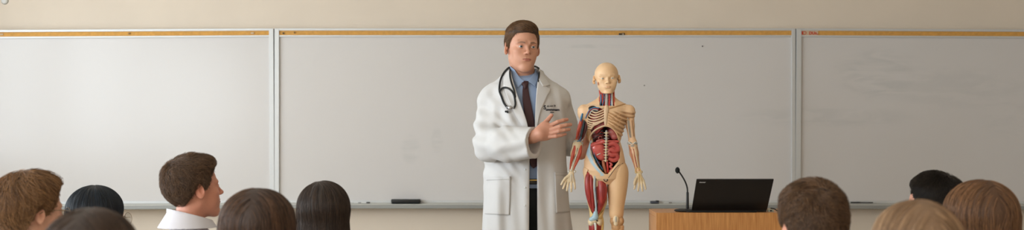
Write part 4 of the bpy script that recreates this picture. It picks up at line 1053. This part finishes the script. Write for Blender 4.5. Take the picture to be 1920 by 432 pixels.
ip = [(1141, 272, -.046), (1149, 269.5, -.046), (1156, 273, -.042), (1158.5, 281, -.040), (1152, 284, -.048), (1145, 281, -.050), (1140.5, 286, -.049), (1146, 291, -.050), (1155, 291, -.044), (1157.5, 297, -.038), (1150.5, 301, -.044), (1142.5, 298, -.048)]
tube('large_intestine', [q(*p) for p in ip], [.0098, .011, .011, .0112, .0108, .0105, .010, .0112, .0115, .0105, .0105, .008], A['organ'], mdl, 16, 6)
organ('intestine_bed', ell(q(1149, 285, -.024), (.030, .022, .045)), q(1149, 285, -.02), .07, 'organ', .003)
tube('small_intestine', [q(1143, 305, -.036), q(1147, 309, -.040), q(1144, 313, -.040), q(1148, 317, -.038), q(1144, 321, -.036)], .0055, A['organ'], mdl, 12, 6)
# spine down the middle, a pale vertebra at a time
for k in range(11):
    y = 250+5.2*k; w_ = .0095 if k % 2 == 0 else .0075
    vb = empty_ = MB(); c = q(1137.2-.12*k, y, -.060 if k > 2 else -.052); ww = w_*(1 if k < 9 else .8)
    f = U(.002, rbox(c, (ww*.55, .007, .0048), .0028), cap(c+[-ww*1.15, .002, .001], c+[ww*1.15, .002, .001], .0020), ell(c+[0, -.006, 0], (.0032, .004, .0045)))
    organ('vertebra', f, c, .018, 'bone' if k != 2 else 'grey', .0014)
tube('spinal_disc_column', [q(1137, 246, -.050), q(1137, 262, -.054), q(1136.5, 280, -.056), q(1136, 303, -.056)], [.0048, .005, .005, .0045], A['grey'], mdl, 12, 4)
# lower belly
tube('psoas_muscle', [q(1131, 300, -.030), q(1132, 311, -.034), q(1136, 325, -.038)], [.008, .0085, .006], mat('orange_brown_muscle', (176, 100, 66), .45), mdl, 12, 5)
tube('aorta', [q(1138, 300, -.038), q(1139, 311, -.042), q(1140, 324, -.042)], [.0052, .0052, .004], A['red'], mdl, 12, 5)
tube('iliac_muscle', [q(1109, 276, -.020), q(1112, 292, -.028), q(1119, 307, -.034), q(1128, 320, -.036)], [.007, .011, .012, .008], A['teal'], mdl, 14, 5)
for k, (m, rr) in enumerate((('lblue', .0019), ('teal', .0022), ('blue', .0016))):
    tube('iliac_vessel', [q(1106.5+3*k, 272, -.038), q(1107+3.5*k, 288, -.044), q(1114+3.4*k, 304, -.049), q(1124+3*k, 318, -.050)], rr, A[m], mdl, 8, 5)
organ('caecum', ell(q(1122, 306, -.042), (.009, .008, .008)), q(1122, 306, -.042), .015, 'lung', .0018)
# ---- legs
def seg(pts, rs, k=.01): return chain([q(*p) for p in pts], rs, k)
thL = seg([(1113, 322, .0), (1117, 345, .0), (1120, 375, .002), (1118, 404, .004)], [.050, .0475, .043, .031], .02)
thR = seg([(1157, 318, .0), (1157, 345, .0), (1156, 375, .002), (1156, 402, .004)], [.0425, .0435, .0395, .031], .02)
# below the picture: shin, foot
shL = U(.015, seg([(1117, 410, .004), (1116, 425, .006), (1115, 450, .012), (1116, 552, .01)], [.030, .0275, .031, .017]), ell(np.array([q(1114, 0)[0], DM-.025, pt+.022]), (.026, .065, .022)))
shR = U(.015, seg([(1157, 410, .004), (1158, 425, .006), (1158, 450, .012), (1158, 552, .01)], [.030, .0275, .031, .017]), ell(np.array([q(1160, 0)[0], DM-.025, pt+.022]), (.026, .065, .022)))
ground = lambda f: INT(.002, f, lambda p: pt+.001-p[:, 2])
win = [(316, 1104, 1110), (322, 1100, 1116), (332, 1098.5, 1128), (345, 1098, 1137), (360, 1099, 1139), (375, 1101, 1139), (386, 1104, 1137), (396, 1108, 1131), (403, 1112, 1124), (408, 1116, 1119)]
wcut = lambda p: np.maximum(poly_x(p, win), p[:, 1]-(DM+.004))
fL = SUB(.003, INT(.004, thL, lambda p: p[:, 2]-q(0, 331)[2]-(q(1116, 0)[0]-p[:, 0])*.9), INT(0, off(thL, .002), wcut, lambda p: -off(thL, -.012)(p)))
V, F = nets(fL, (q(1088, 0)[0], DM-.07, q(0, 425)[2]), (q(1146, 0)[0], DM+.07, q(0, 300)[2]), .0022)
c3 = np.tile(np.array(srgb((230, 192, 152))), (len(V), 1)); zp = 250-(V[:, 2]-EYE)*FPX/DM
w = np.clip((zp-372)/25, 0, 1)[:, None]*.7; c3 = c3*(1-w)+np.array(srgb((226, 196, 126)))*w
link_mesh('opened_thigh', V, F, mplast, mdl, True, tint=c3)
for pts, rs in (([(1105, 318, -.020), (1103, 330, -.027), (1102.5, 346, -.030), (1104, 364, -.029), (1108, 384, -.026), (1113.5, 400, -.022)], [.006, .0125, .0155, .0150, .0105, .004]),
                ([(1109, 322, -.032), (1109, 340, -.036), (1110, 362, -.036), (1113.5, 396, -.030)], [.005, .0088, .0088, .004]),
                ([(1122, 326, -.020), (1126, 338, -.026), (1129, 354, -.029), (1129, 370, -.029), (1126, 386, -.027), (1121, 402, -.022)], [.009, .0180, .0235, .0215, .014, .004]),
                ([(1119, 326, -.018), (1119, 345, -.022), (1118, 370, -.022), (1117, 400, -.016)], [.010, .0165, .0155, .007])):
    tube('thigh_muscle', [q(*p) for p in pts], rs, A['muscle'], mdl, 20, 8)
for m, nm, dx, rr in (('lblue', 'femoral_vein', 0, .0030), ('teal', 'femoral_artery', 2.2, .0018), ('white', 'femoral_nerve', -2.0, .0020)):
    tube(nm, [q(1118+dx, 320, -.045), q(1115.5+dx, 336, -.047), q(1115+dx, 352, -.048), q(1117+dx, 374, -.046), q(1118.5+dx*.6, 396, -.040)], rr*.75, A[m], mdl, 8, 6)
kf = U(.006, cap(q(1117.5, 392, -.026), q(1116, 408, -.026), .006, .015), cap(q(1116, 408, -.026), q(1109, 412, -.020), .012, .011))
V, F = nets(kf, (q(1095, 0)[0], DM-.07, q(0, 425)[2]), (q(1140, 0)[0], DM+.03, q(0, 385)[2]), .002); link_mesh('knee_tendon', V, F, A['lblue'], mdl)
kj = U(.008, ell(q(1109, 417, -.004), (.017, .024, .020)), ell(q(1123, 417, -.004), (.017, .024, .020)), ell(q(1116, 413, -.022), (.013, .010, .012)))
V, F = nets(kj, q(1116, 416)-[.05, .05, .04], q(1116, 416)+[.05, .05, .04], .0022); link_mesh('knee_joint', V, F, A['bone'], mdl)
ball('knee_bolt', q(1119.5, 414.5, -.031), (.0035, .003, .0035), A['dark'], mdl, 14)
V, F = nets(ground(INT(.003, shL, lambda p: p[:, 2]-q(0, 420)[2])), (q(1095, 0)[0], DM-.11, pt-.01), (q(1136, 0)[0], DM+.06, q(0, 412)[2]), .004); link_mesh('lower_leg', V, F, A['muscle'], mdl)
tube('shin_fat', [q(1127, 402, .0), q(1129, 418, .0), q(1128, 440, .0)], [.006, .008, .007], A['fat'], mdl, 12, 4)
tube('shin_tendon', [q(1116, 420, -.026), q(1117, 432, -.026), q(1116, 470, -.018)], [.006, .005, .003], A['white'], mdl, 10, 4)
V, F = tube_geo([q(1158, 300, .004), q(1158, 318, .0), q(1158, 335, .0), q(1157, 360, .0), q(1156, 385, .001), q(1155.5, 404, .003)], [.030, .0490, .0500, .0450, .0370, .0330], 40, 8)
V = V[:]; zt_ = np.interp(V[:, 0], [q(1137, 0)[0], q(1166, 0)[0]], [q(0, 334)[2], q(0, 306)[2]]); V[:, 2] = np.minimum(V[:, 2], np.maximum(zt_, q(0, 400)[2]))
link_mesh('thigh', V, F, A['skin'], mdl)
# the dark seam between thigh and hip
sm_ = fr_pts([(1138, 338), (1143, 331), (1150, 321), (1158, 312), (1168, 306.5)], .0003, U(0, thR, tor_f)); tube('hip_seam', sm_, .0012, A['dark'], mdl, 8, 5)
kj = U(.008, ell(q(1150, 415, -.006), (.016, .024, .018)), ell(q(1164, 415, -.006), (.015, .024, .018)), cap(q(1157, 404, -.0), q(1157, 426, -.0), .026, .026))
V, F = nets(kj, q(1157, 415)-[.05, .05, .05], q(1157, 415)+[.05, .05, .05], .0024); link_mesh('knee_joint', V, F, A['tan'], mdl)
pf = U(.004, ell(q(1155, 412.5, -.028), (.014, .009, .019)), ell(q(1155, 420, -.026), (.011, .008, .012)))
V, F = nets(pf, q(1155, 414, -.03)-[.03, .03, .04], q(1155, 414, -.03)+[.03, .03, .04], .0018); link_mesh('kneecap', V, F, A['bone'], mdl)
tube('kneecap_bolt', [q(1155, 408.5, -.036), q(1155, 416, -.036)], [.0032, .0028], A['grey'], mdl, 10, 3)
V, F = nets(ground(INT(.003, shR, lambda p: p[:, 2]-q(0, 423)[2])), (q(1138, 0)[0], DM-.11, pt-.01), (q(1182, 0)[0], DM+.06, q(0, 412)[2]), .004); link_mesh('lower_leg', V, F, A['skin'], mdl)
# pelvis bridge with its ring
pb = U(.010, cap(q(1113, 316, -.038), q(1128, 331, -.042), .0075, .009), cap(q(1128, 331, -.042), q(1135.5, 339, -.036), .011, .013), cap(q(1135.5, 336, -.040), q(1146, 326, -.044), .010, .0095), cap(q(1146, 326, -.044), q(1160, 306, -.042), .0095, .0065))
V, F = nets(pb, (q(1100, 0)[0], DM-.08, q(0, 352)[2]), (q(1168, 0)[0], DM+.0, q(0, 296)[2]), .0022); link_mesh('pelvis', V, F, A['skin'], mdl)
tube('pelvic_ring', [q(1136+3.6*math.cos(a), 337.5+3.2*math.sin(a), -.0535) for a in np.linspace(0, 2*PI, 13)], .0017, A['dark'], mdl, 8, 2)
tube('pelvic_cord', [q(1133, 336, -.054), q(1136, 337.5, -.055), q(1138.5, 336, -.054)], .0014, A['grey'], mdl, 8, 3)
# ---- arms
def mus(name, pts, rs, m='muscle2', par=mdl): return tube(name, [q(*p) for p in pts], rs, A[m], par, 12, 6)
# opened arm (on the man's side)
V, F = nets(seg([(1098, 214, .012), (1094, 235, .014), (1087, 262, .010)], [.016, .0125, .010]), (q(1070, 0)[0], DM-.04, q(0, 272)[2]), (q(1112, 0)[0], DM+.06, q(0, 205)[2]), .003); link_mesh('upper_arm', V, F, A['muscle'], mdl)
mus('arm_muscle', [(1091, 222, -.010), (1086, 240, -.012), (1081, 260, -.010)], [.006, .0085, .0045])
mus('arm_muscle', [(1096, 226, -.012), (1092, 244, -.013), (1088, 262, -.010)], [.0035, .0058, .0035], 'teal')
mus('arm_muscle', [(1100, 224, -.006), (1098, 242, -.010), (1093, 261, -.008)], [.005, .0066, .004], 'lung')
mus('arm_nerve', [(1103, 222, -.004), (1101, 240, -.010), (1096, 256, -.010), (1092, 264, -.010)], [.0022]*4, 'grey')
mus('arm_vein', [(1092, 214, -.028), (1090, 222, -.022), (1089, 228, -.019)], [.0040, .0050, .002], 'blue')
mus('side_muscle', [(1105, 232, .010), (1103, 246, .012), (1106, 262, .010)], [.008, .013, .008], 'tan')
V, F = nets(U(.006, ell(q(1080, 266.5, -.002), (.0135, .012, .009)), ell(q(1089, 269, -.002), (.011, .011, .009)), ell(q(1084, 272, -.0), (.013, .010, .007))), q(1084, 268)-[.04, .03, .03], q(1084, 268)+[.04, .03, .03], .002); link_mesh('elbow', V, F, A['grey'], mdl)
mus('elbow_vein', [(1090, 258, -.016), (1086, 264, -.017), (1082, 266, -.016), (1084, 270, -.015), (1089, 264, -.016)], [.002, .0030, .0024, .002, .0018], 'blue')
V, F = nets(seg([(1083, 272, .0), (1079, 288, .0), (1072, 320, .0)], [.0235, .0215, .011]), (q(1060, 0)[0], DM-.03, q(0, 330)[2]), (q(1100, 0)[0], DM+.03, q(0, 262)[2]), .0025)
link_mesh('forearm', V, F, A['bone'], mdl)
mus('forearm_muscle', [(1079, 274, -.014), (1075, 290, -.017), (1071, 304, -.013), (1068.5, 318, -.008)], [.007, .0092, .006, .002])
mus('forearm_muscle', [(1089, 274, -.014), (1087, 289, -.018), (1081, 305, -.014), (1075, 319, -.009)], [.0058, .0090, .006, .002])
mus('forearm_tendon', [(1084, 276, -.020), (1080, 294, -.0215), (1075, 308, -.0165), (1071, 321, -.012)], [.0016, .0028, .0026, .0022], 'white')
mus('forearm_artery', [(1083, 278, -.022), (1078.5, 294, -.022), (1072.5, 312, -.0135)], [.0012, .0014, .0009], 'dark')
V, F = nets(U(.003, *[ell(q(x, y, -.002), (.0056, .009, .0062)) for x, y in ((1066.5, 322.5), (1070.5, 323), (1074.5, 323), (1078, 322))]), q(1071, 323)-[.03, .03, .02], q(1071, 323)+[.04, .03, .02], .0018); link_mesh('wrist', V, F, A['white'], mdl)
def mhand(wr, palm, fingers, thumb, name):
    f = U(.006, chain([q(*wr), q(*palm[0])], [.0115, .013], .004), *[cap(q(*wr), q(*k), .008, .0062) for k in [fg[0] for fg in fingers]])
    f = INT(.003, f, lambda p: np.abs(p[:, 1]-DM+.004)-.0095)
    for fg in fingers: f = U(.002, f, chain([q(*k) for k in fg], [.0058, .0053, .0049, .0042], .0018))
    f = U(.003, f, chain([q(*k) for k in thumb], [.0085, .0062, .0053, .0045], .002))
    P_ = np.array([q(*k) for fg in fingers for k in fg]+[q(*k) for k in thumb]+[q(*wr)])
    V, F = nets(f, P_.min(0)-.016, P_.max(0)+.016, .0015)
    return link_mesh(name, V, F, A['bone'], mdl)
mh1 = mhand((1071.5, 325, -.004), [(1069, 336, -.004)], [[(1061.5, 339, -.006), (1059.5, 345, -.010), (1057.5, 350, -.012), (1055.8, 354, -.012)], [(1066, 341, -.006), (1064.5, 348, -.011), (1063.6, 353, -.013), (1063, 358, -.013)],
      [(1071, 342, -.006), (1071, 349, -.011), (1071, 354.5, -.013), (1071, 359.5, -.012)], [(1076, 339.5, -.006), (1077, 345, -.009), (1077.8, 350, -.010), (1078, 354.5, -.010)]], [(1067, 330, -.006), (1060, 335, -.012), (1055.5, 341, -.014), (1052.5, 346.5, -.013)], 'hand')
for pts in ([(1071, 327, -.0155), (1070.5, 334, -.0155), (1070.8, 342, -.0155)], [(1073, 328, -.014), (1074.5, 335, -.0145), (1076, 341, -.013)]): tube('hand_tendon', [q(*p) for p in pts], [.0014, .0016, .001], A['white'], mh1, 8, 4)
# closed arm
V, F = nets(U(.008, seg([(1180, 212, .006), (1181.5, 236, .006), (1185, 262, .002)], [.024, .0195, .016]), seg([(1186, 268, .0), (1189, 288, .0), (1196, 320, .0)], [.0215, .0205, .0115])), (q(1164, 0)[0], DM-.04, q(0, 326)[2]), (q(1212, 0)[0], DM+.04, q(0, 204)[2]), .0025)
c4 = np.tile(np.array(srgb((230, 190, 150))), (len(V), 1)); xp = 960+V[:, 0]*FPX/V[:, 1]; zp = 250-(V[:, 2]-EYE)*FPX/V[:, 1]
for (xa, ya, xb, yb, wd, cc) in ((1178.5, 222, 1183, 258, 1.6, (150, 140, 128)), (1185, 226, 1188.5, 256, 1.2, (168, 120, 84)), (1188, 280, 1195, 316, 1.0, (150, 66, 48)), (1183, 280, 1191, 318, .9, (176, 100, 74)), (1194, 276, 1200, 312, .9, (180, 110, 82)), (1180, 275, 1187, 305, 1.4, (196, 120, 92))):
    cx = xa+(xb-xa)*np.clip((zp-ya)/(yb-ya), 0, 1); w = (np.clip(1.4-np.abs(xp-cx)/wd, 0, 1)*(zp > ya)*(zp < yb)*(V[:, 1] < DM))[:, None]*.85
    c4 = c4*(1-w)+np.array(srgb(cc))*w
link_mesh('covered_arm', V, F, mplast, mdl, True, tint=c4)
mus('arm_tendon', [(1177, 220, -.016), (1178, 236, -.016), (1181, 258, -.014)], [.002, .0026, .002], 'grey')
mus('forearm_tendon', [(1190, 276, -.020), (1193, 295, -.0195), (1196.5, 316, -.011)], [.0018, .0032, .002], 'bone')
mus('forearm_vein', [(1186, 276, -.0195), (1190.5, 296, -.0195), (1195, 315, -.0125)], [.0011, .0013, .001], 'muscle')
V, F = nets(U(.004, ell(q(1181.5, 269, -.004), (.0135, .0195, .0085)), ell(q(1190.5, 269, -.004), (.012, .0195, .0085)), ell(q(1186, 274, -.006), (.014, .018, .006))), q(1186, 270)-[.04, .03, .03], q(1186, 270)+[.04, .03, .03], .002); link_mesh('elbow', V, F, A['grey'], mdl)
tube('elbow_tendon', [q(1178, 266, -.024), q(1185, 271, -.026), q(1192, 266, -.024)], [.002, .0028, .002], A['white'], mdl, 8, 4)
tube('wrist_ring', [q(1196+5.2*math.cos(a), 320+4.6*math.sin(a), -.0125) for a in np.linspace(0, 2*PI, 13)], .0018, A['fat'], mdl, 8, 2)
V, F = nets(U(.003, *[ell(q(x, y, -.002), (.0056, .009, .0062)) for x, y in ((1192, 324), (1196, 325), (1200, 325), (1203, 323))]), q(1197, 324)-[.03, .03, .02], q(1197, 324)+[.03, .03, .02], .0018); link_mesh('wrist', V, F, A['bone'], mdl)
mh2 = mhand((1198, 326, -.004), [(1199, 336, -.004)], [[(1193, 340, -.006), (1191.5, 346, -.010), (1190.2, 350.5, -.011), (1189.4, 354.5, -.011)], [(1198, 342, -.006), (1197.5, 349, -.011), (1196.8, 354, -.013), (1196.5, 358.5, -.012)],
      [(1202.5, 342, -.006), (1203.2, 348.5, -.011), (1204, 353.5, -.013), (1204.6, 358.5, -.012)], [(1206.3, 339.5, -.006), (1208, 345, -.009), (1209.4, 350, -.010), (1210.3, 355, -.010)]], [(1196, 331, -.006), (1192, 336, -.013), (1190, 341.5, -.017), (1189.5, 346, -.017)], 'hand')
for pts in ([(1198, 327, -.0155), (1198.5, 334, -.0155), (1198, 342, -.0155)], [(1200, 328, -.014), (1202.5, 336, -.0145), (1205, 341, -.013)]): tube('hand_tendon', [q(*p) for p in pts], [.0014, .0016, .001], A['fat'], mh2, 8, 4)
# ================================================================= the audience
face_f = head_sdf(.7)
def long_hair(w=.096, dpt=.100, top=.094, len_=.30, bob=False, flare=.012):
    def f(p):
        z = p[:, 2]; t = np.clip((.03-z)/.30, 0, 1)
        d = ell((0, .018, .034), (w, dpt+.010, top))(p)
        x = p[:, 0]/(w-.005+flare*t); y = (p[:, 1]-.030-.02*t)/(dpt*.88)
        c = (np.sqrt(x*x+y*y)-1)*.08; c = np.maximum(c, z-.02); c = np.maximum(c, -len_-z)
        d = smin(d, c, .014)
        face = ell((0, -.105, -.055), (.064, .075, .130))(p)
        d = -smin(-d, face, .012)
        nk = cap((0, -.0, -.10), (0, -.02, -.30), .05)(p)
        return d
    return f
def flow_long(part=(0, .0), w=1.0):
    c = np.array([part[0], part[1], .13])
    def f(p):
        v = p-c; v[:, 0] *= 1.0; n = np.linalg.norm(v, axis=1)[:, None]+1e-6; v = v/n; v[:, 2] -= .9; return v
    return f
def flow_parted(px=0.0):
    def f(p):
        v = np.zeros_like(p); v[:, 0] = np.sign(p[:, 0]-px)*np.clip((p[:, 2]-.035)/.08, 0, 1)*.9; v[:, 1] = np.clip((p[:, 2]-.04)/.06, 0, 1)*.35; v[:, 2] = -.9; return v
    return f
def flow_short(cx=0.0, cy=.055, swirl=.5, fwd=.0):
    def f(p):
        v = p-np.array([cx, cy, .12]); v[:, 2] *= .6; sw = np.stack([-v[:, 1], v[:, 0], 0*v[:, 0]], 1)*swirl
        v = v+sw; v /= np.linalg.norm(v, axis=1)[:, None]+1e-6; v[:, 1] -= fwd*np.clip(p[:, 2]/.08, 0, 1); v[:, 2] -= .35; return v
    return f
def student(label, px, ytop, D, yaw, hairkind, skin, cols, k=1.0, shirt=(120, 120, 125), tilt=0, roll=0, collar=False, glasses=False, sd=1, hr=.0050, **kw):
    H = .118*k+.016*k if hairkind != 'long' else .128*k
    top = at(px, ytop, D); c = top-[0, 0, H]
    kz = kw.get('kz', 1.0); c = top-[0, 0, H*kz]
    fr = Frame(c, yaw=yaw, pitch=tilt, roll=roll, scale=(k, k, k*kz))
    dirf = fr.dirs((0, -1, 0)); dirf[2] = 0; dirf /= np.linalg.norm(dirf)
    t = empty('person', (c[0], D, 0), label, 'person')
    nb = c-dirf*.030*k+[0, 0, -.155*k]
    neck = U(.02, cap(fr.out((0, .02, -.05)), nb, .049*k, .053*k), cap(nb, nb-[0, -.0, .05], .058*k, .075*k))
    V1, F1 = nets(U(.02, fr.f(face_f), neck), c-[.13, .14, .22], c+[.13, .14, .13], hr)
    tint = head_paint(skin, (176, 100, 90), brow=cols[0])(fr.inn(V1))
    # seated body facing the boards
    sh = c[2]-.235*k; hipz = max(.47, sh-.52); B = np.array([c[0], D-.02, 0])
    S_ = lambda x, y, z: B+np.array([x, y, z])
    torso = U(.06, ell(S_(0, 0, sh-.16), (.155*k, .10*k, .22)), cap(S_(-.135*k, 0, sh-.02), S_(.135*k, 0, sh-.02), .058*k), cap(S_(0, 0, sh+.0), nb, .075*k, .055*k), ell(S_(0, .0, hipz+.04), (.165, .12, .12)))
    arms = U(.02, *[chain([S_(s*.165*k, 0, sh-.03), S_(s*.20, .06, sh-.30), S_(s*.09, .27, hipz+.13)], [.052*k, .043, .030], .01) for s in (1, -1)])
    legs = U(.02, *[chain([S_(s*.09, .03, hipz), S_(s*.10, .40, hipz+.02), S_(s*.10, .43, .09)], [.08, .062, .042], .02) for s in (1, -1)])
    feet = U(.02, *[ell(S_(s*.10, .50, .045), (.045, .125, .042)) for s in (1, -1)])
    lo = B+[-.32, -.2, .01]; hi = B+[.32, .68, c[2]-.12]
    V2, F2 = nets(U(.02, off(torso, -.012), off(arms, -.010), off(legs, -.012)), lo, hi, .016, 0)
    hv = []
    for s in (1, -1):
        hf = Frame(S_(s*.09, .27, hipz+.125), yaw=90-s*8, pitch=0, roll=0)
        hd_f = hf.f(lambda p, s=s: hand_sdf(side=1, curl=20)(p[:, [0, 2, 1]]*[1, 1, -1*s]))
        hv.append(nets(hd_f, hf.t-[.12, .06, .09], hf.t+[.12, .24, .07], .006, 0))
    V, F = merge((V1, F1), (V2, F2), *hv)
    T = np.tile(np.array(srgb(skin)), (len(V), 1)); T[:len(V1)] = tint
    link_mesh('body', V, F, skin_mat, t, True, tint=T)
    eye_pair(fr, t, (70, 50, 35), eye_mat)
    cut = half(-dirf*-.35+np.array([0, 0, 1]), nb+[0, 0, .035]) if collar else half((0, -.2, 1), nb+[0, 0, -.015])
    sf = INT(.004, U(.03, off(torso, .004), off(arms, .008)), cut, lambda p: hipz-.02-p[:, 2], lambda p: p[:, 1]-(D+.22))
    V, F = nets(SUB(0, sf, off(neck, .003)) if not collar else sf, lo, hi+[0, 0, .10], .010, 1)
    so = link_mesh('shirt', V, F, mat('shirt_cloth', shirt, .85, var=.04, vscale=30), t)
    V, F = nets(INT(.004, off(legs, .006), lambda p: .10-p[:, 2]), lo, hi, .016, 0); link_mesh('trousers', V, F, mat('trouser_cloth', (44, 48, 58), .85), t)
    V, F = nets(feet, lo-[0, 0, .03], hi-[0, 0, .6], .012, 0); link_mesh('shoes', V, F, M['leather'], t)
    # hair
    if hairkind == 'long': hf_ = long_hair(**kw.get('vol', {}))
    else: hf_ = cap_hair(**kw.get('vol', {}))
    V, F = nets(hf_, (-.135, -.13, -.34 if hairkind == 'long' else -.13), (.135, .17, .17), .0055)
    basecol = tuple(int(a*.75+b*.25) for a, b in zip(cols[0], cols[1]))
    ho = link_mesh('hair', fr.out(V), F, mat('hair_base', basecol, .6), t)
    g = dict(n=9000, length=.16, steps=14, depth=.006, lift=.003, rad=.00055, jit=.10, seed=sd, gap=.0015); g.update(kw.get('hair', {}))
    if hairkind != 'long': g['mask'] = lambda q_: ~((q_[:, 1] < .012) & (q_[:, 2] < kw.get('vol', {}).get('temple', .02)+.012))
    grow('strands', hf_, V, fr, kw.get('flow', flow_long()), hairmat('hair_strands', cols[0], cols[1], rough=kw.get('hrough', .42)), ho, **g)
    if glasses:
        gl = empty('eyeglasses', fr.out((0, -.09, 0)), kw['glabel'], 'glasses')
        gm = mat('spectacle_metal', (150, 132, 104), .3, .7)
        gs = kw.get('gs', 1.0)
        for s in (1, -1):
            pts = [fr.out((s*(.033+.024*gs*math.cos(a)), -.098-.002*abs(math.cos(a)), -.003+.0205*gs*math.sin(a))) for a in np.linspace(0, 2*PI, 15)]
            V, F = tube_geo(pts, .0011, 8, 2); rim = link_mesh('rim', V, F, gm, gl)
            ls = [fr.out((s*(.033+.0235*gs*math.cos(a)), -.098, -.003+.020*gs*math.sin(a))) for a in np.linspace(0, 2*PI, 24, endpoint=False)]; bk = [p+fr.dirs((0, .001, 0)) for p in ls]
            n_ = len(ls); lm = link_mesh('lens', ls+bk, [list(range(n_))[::-1], list(range(n_, 2*n_))]+[[i, (i+1) % n_, n_+(i+1) % n_, n_+i] for i in range(n_)], LENS, gl, False)
            tube('temple', [fr.out((s*.056, -.097, .004)), fr.out((s*.078, -.07, .006)), fr.out((s*.083, -.01, .006)), fr.out((s*.082, .018, -.006))], .0012, gm, gl, 8, 4)
        tube('bridge', [fr.out((-.011, -.100, .002)), fr.out((0, -.103, .005)), fr.out((.011, -.100, .002))], .0011, gm, gl, 8, 4)
    return t, fr, c, nb, torso, so
LENS, nt_, b_ = new_mat('spectacle_lens'); b_.inputs['Transmission Weight'].default_value = 1; b_.inputs['Roughness'].default_value = .02; b_.inputs['IOR'].default_value = 1.05
BR = ((52, 36, 26), (122, 88, 62))
# the young man in the pale collared shirt
t4, fr4, c4, nb4, to4, so4 = student('short-haired man in a pale grey collared shirt, seen from behind in profile', 366, 290.5, 4.4, 127, 'short', (214, 150, 126), ((46, 33, 24), (128, 97, 72)), k=1.04, shirt=(206, 204, 212), sd=4, hr=.0026, collar=True, tilt=-5, kz=.95,
    vol=dict(front=.078, temple=.016, nape=-.085, side=.010, top=.018, quiff=.006, recess=.014), flow=flow_short(.0, .06, .35, .55), hair=dict(n=12000, length=.048, steps=9, lift=.012, depth=.004, rad=.00055, jit=.38, curl=.35, curlf=90))
# his shirt collar stands round the neck
nb4 = nb4+np.array([0, 0, .022]); D4 = fr4.dirs((0, -1, 0)); D4[2] = 0
cbf = lambda p: np.maximum(np.maximum(np.abs(np.sqrt(((p[:, 0]-nb4[0])/1.12)**2+(p[:, 1]-nb4[1]+.004)**2)-(.0665+np.clip((nb4[2]+.045-p[:, 2])*.55, 0, .05)))-.0032, p[:, 2]-(nb4[2]+.040-.30*((p-nb4)@D4))), (nb4[2]-.012)-p[:, 2])
V, F = nets(cbf, nb4-[.15, .14, .05], nb4+[.15, .14, .10], .003); link_mesh('collar', V, F, mat('collar_cloth', (212, 210, 217), .85), so4)
tube('collar_seam', [nb4+np.array([1.12*.0935*math.cos(a), .0935*math.sin(a)-.004, -.010]) for a in np.linspace(PI+.2, 2*PI-.2, 16)], .0012, mat('seam_thread', (120, 122, 132), .9), so4, 6, 2)
# the wavy light-brown head at the picture's window side
student('person with wavy light-brown collar-length hair and thin glasses, head turned in profile', 62, 319, 3.62, 137, 'short', (216, 166, 142), ((72, 48, 30), (164, 122, 82)), k=1.0, shirt=(90, 96, 106), sd=5, hr=.004, glasses=True, glabel='thin metal glasses worn by the person with wavy light-brown hair', tilt=3,
    vol=dict(front=.080, temple=.010, nape=-.15, side=.018, top=.018, quiff=.003, recess=.012), flow=flow_short(.0, .03, .25, .1), hair=dict(n=12000, length=.125, steps=16, lift=.014, depth=.012, rad=.0006, jit=.24, curl=.30, curlf=45), gs=.8)
student('person with a glossy black bob and round glasses, partly behind a blurred dark head', 186, 347.5, 4.9, 137, 'long', (206, 156, 132), ((8, 10, 14), (40, 50, 62)), k=1.16, shirt=(60, 60, 66), sd=6, hr=.005, glasses=True, glabel='round thin-framed glasses worn by the person with the black bob', hrough=.28,
    vol=dict(w=.088, dpt=.097, len_=.16), flow=flow_long((0, .02)), hair=dict(n=10000, length=.20, jit=.05, depth=.004, lift=.001), gs=1.15)
student('blurred dark-brown head nearest the camera on the window side', 176, 389, 2.33, 180, 'long', (206, 156, 132), ((34, 24, 19), (84, 62, 48)), shirt=(70, 60, 60), sd=7, hr=.006,
    flow=flow_parted(0), hair=dict(n=9000, length=.22, jit=.07))
student('woman with long straight brown hair between the collared-shirt man and the dark-haired woman', 486, 352.5, 3.1, 178, 'long', (210, 160, 136), ((38, 27, 22), (108, 78, 58)), shirt=(84, 70, 66), sd=8, hr=.006,
    vol=dict(w=.102, flare=.018), flow=flow_parted(-.005), hair=dict(n=11000, length=.24, jit=.06))
student('woman with near-black straight hair seen from behind, just beside the black eraser', 607, 339.5, 4.2, 186, 'long', (206, 156, 132), ((26, 19, 16), (76, 59, 48)), shirt=(60, 60, 64), sd=9, hr=.006, k=1.02,
    vol=dict(w=.095, flare=.012), flow=flow_long((.02, .03)), hair=dict(n=11000, length=.22, jit=.08))
student('short-haired brown-haired man seen from behind, in front of the podium edge', 1521, 338, 3.2, 190, 'short', (200, 146, 120), ((42, 30, 22), (126, 94, 68)), shirt=(70, 66, 60), sd=10, hr=.004, k=1.0,
    vol=dict(front=.08, temple=.012, nape=-.085, side=.013, top=.018, quiff=.006), flow=flow_short(.01, .07, .8, .2), hair=dict(n=14000, length=.042, steps=9, lift=.010, depth=.005, rad=.00058, jit=.42, curl=.6, curlf=110))
student('dark-haired man turned away with only his cheek showing, behind the blond woman', 1746, 327, 4.2, 231, 'short', (206, 150, 128), ((16, 13, 12), (50, 41, 34)), shirt=(60, 60, 60), sd=11, hr=.004, k=.98,
    vol=dict(front=.082, temple=.012, nape=-.085, side=.010, top=.026, quiff=-.006), flow=flow_short(.0, .06, .5, .4), hair=dict(n=12000, length=.04, steps=8, lift=.008, depth=.004, jit=.25))
student('blurred woman with light ash-blond hair nearest the camera on the podium side', 1715, 374, 2.45, 180, 'long', (210, 160, 136), ((104, 80, 60), (172, 140, 108)), shirt=(120, 110, 100), sd=12, hr=.006,
    vol=dict(w=.094), flow=flow_parted(0), hair=dict(n=9000, length=.22, jit=.05))
student('woman with long light-brown hair, the one closest to the outer edge on the podium side', 1836, 337, 3.3, 176, 'long', (210, 160, 136), ((62, 42, 29), (154, 112, 78)), shirt=(100, 90, 84), sd=13, hr=.006,
    vol=dict(w=.103, flare=.016), flow=flow_parted(-.015), hair=dict(n=12000, length=.24, jit=.07))
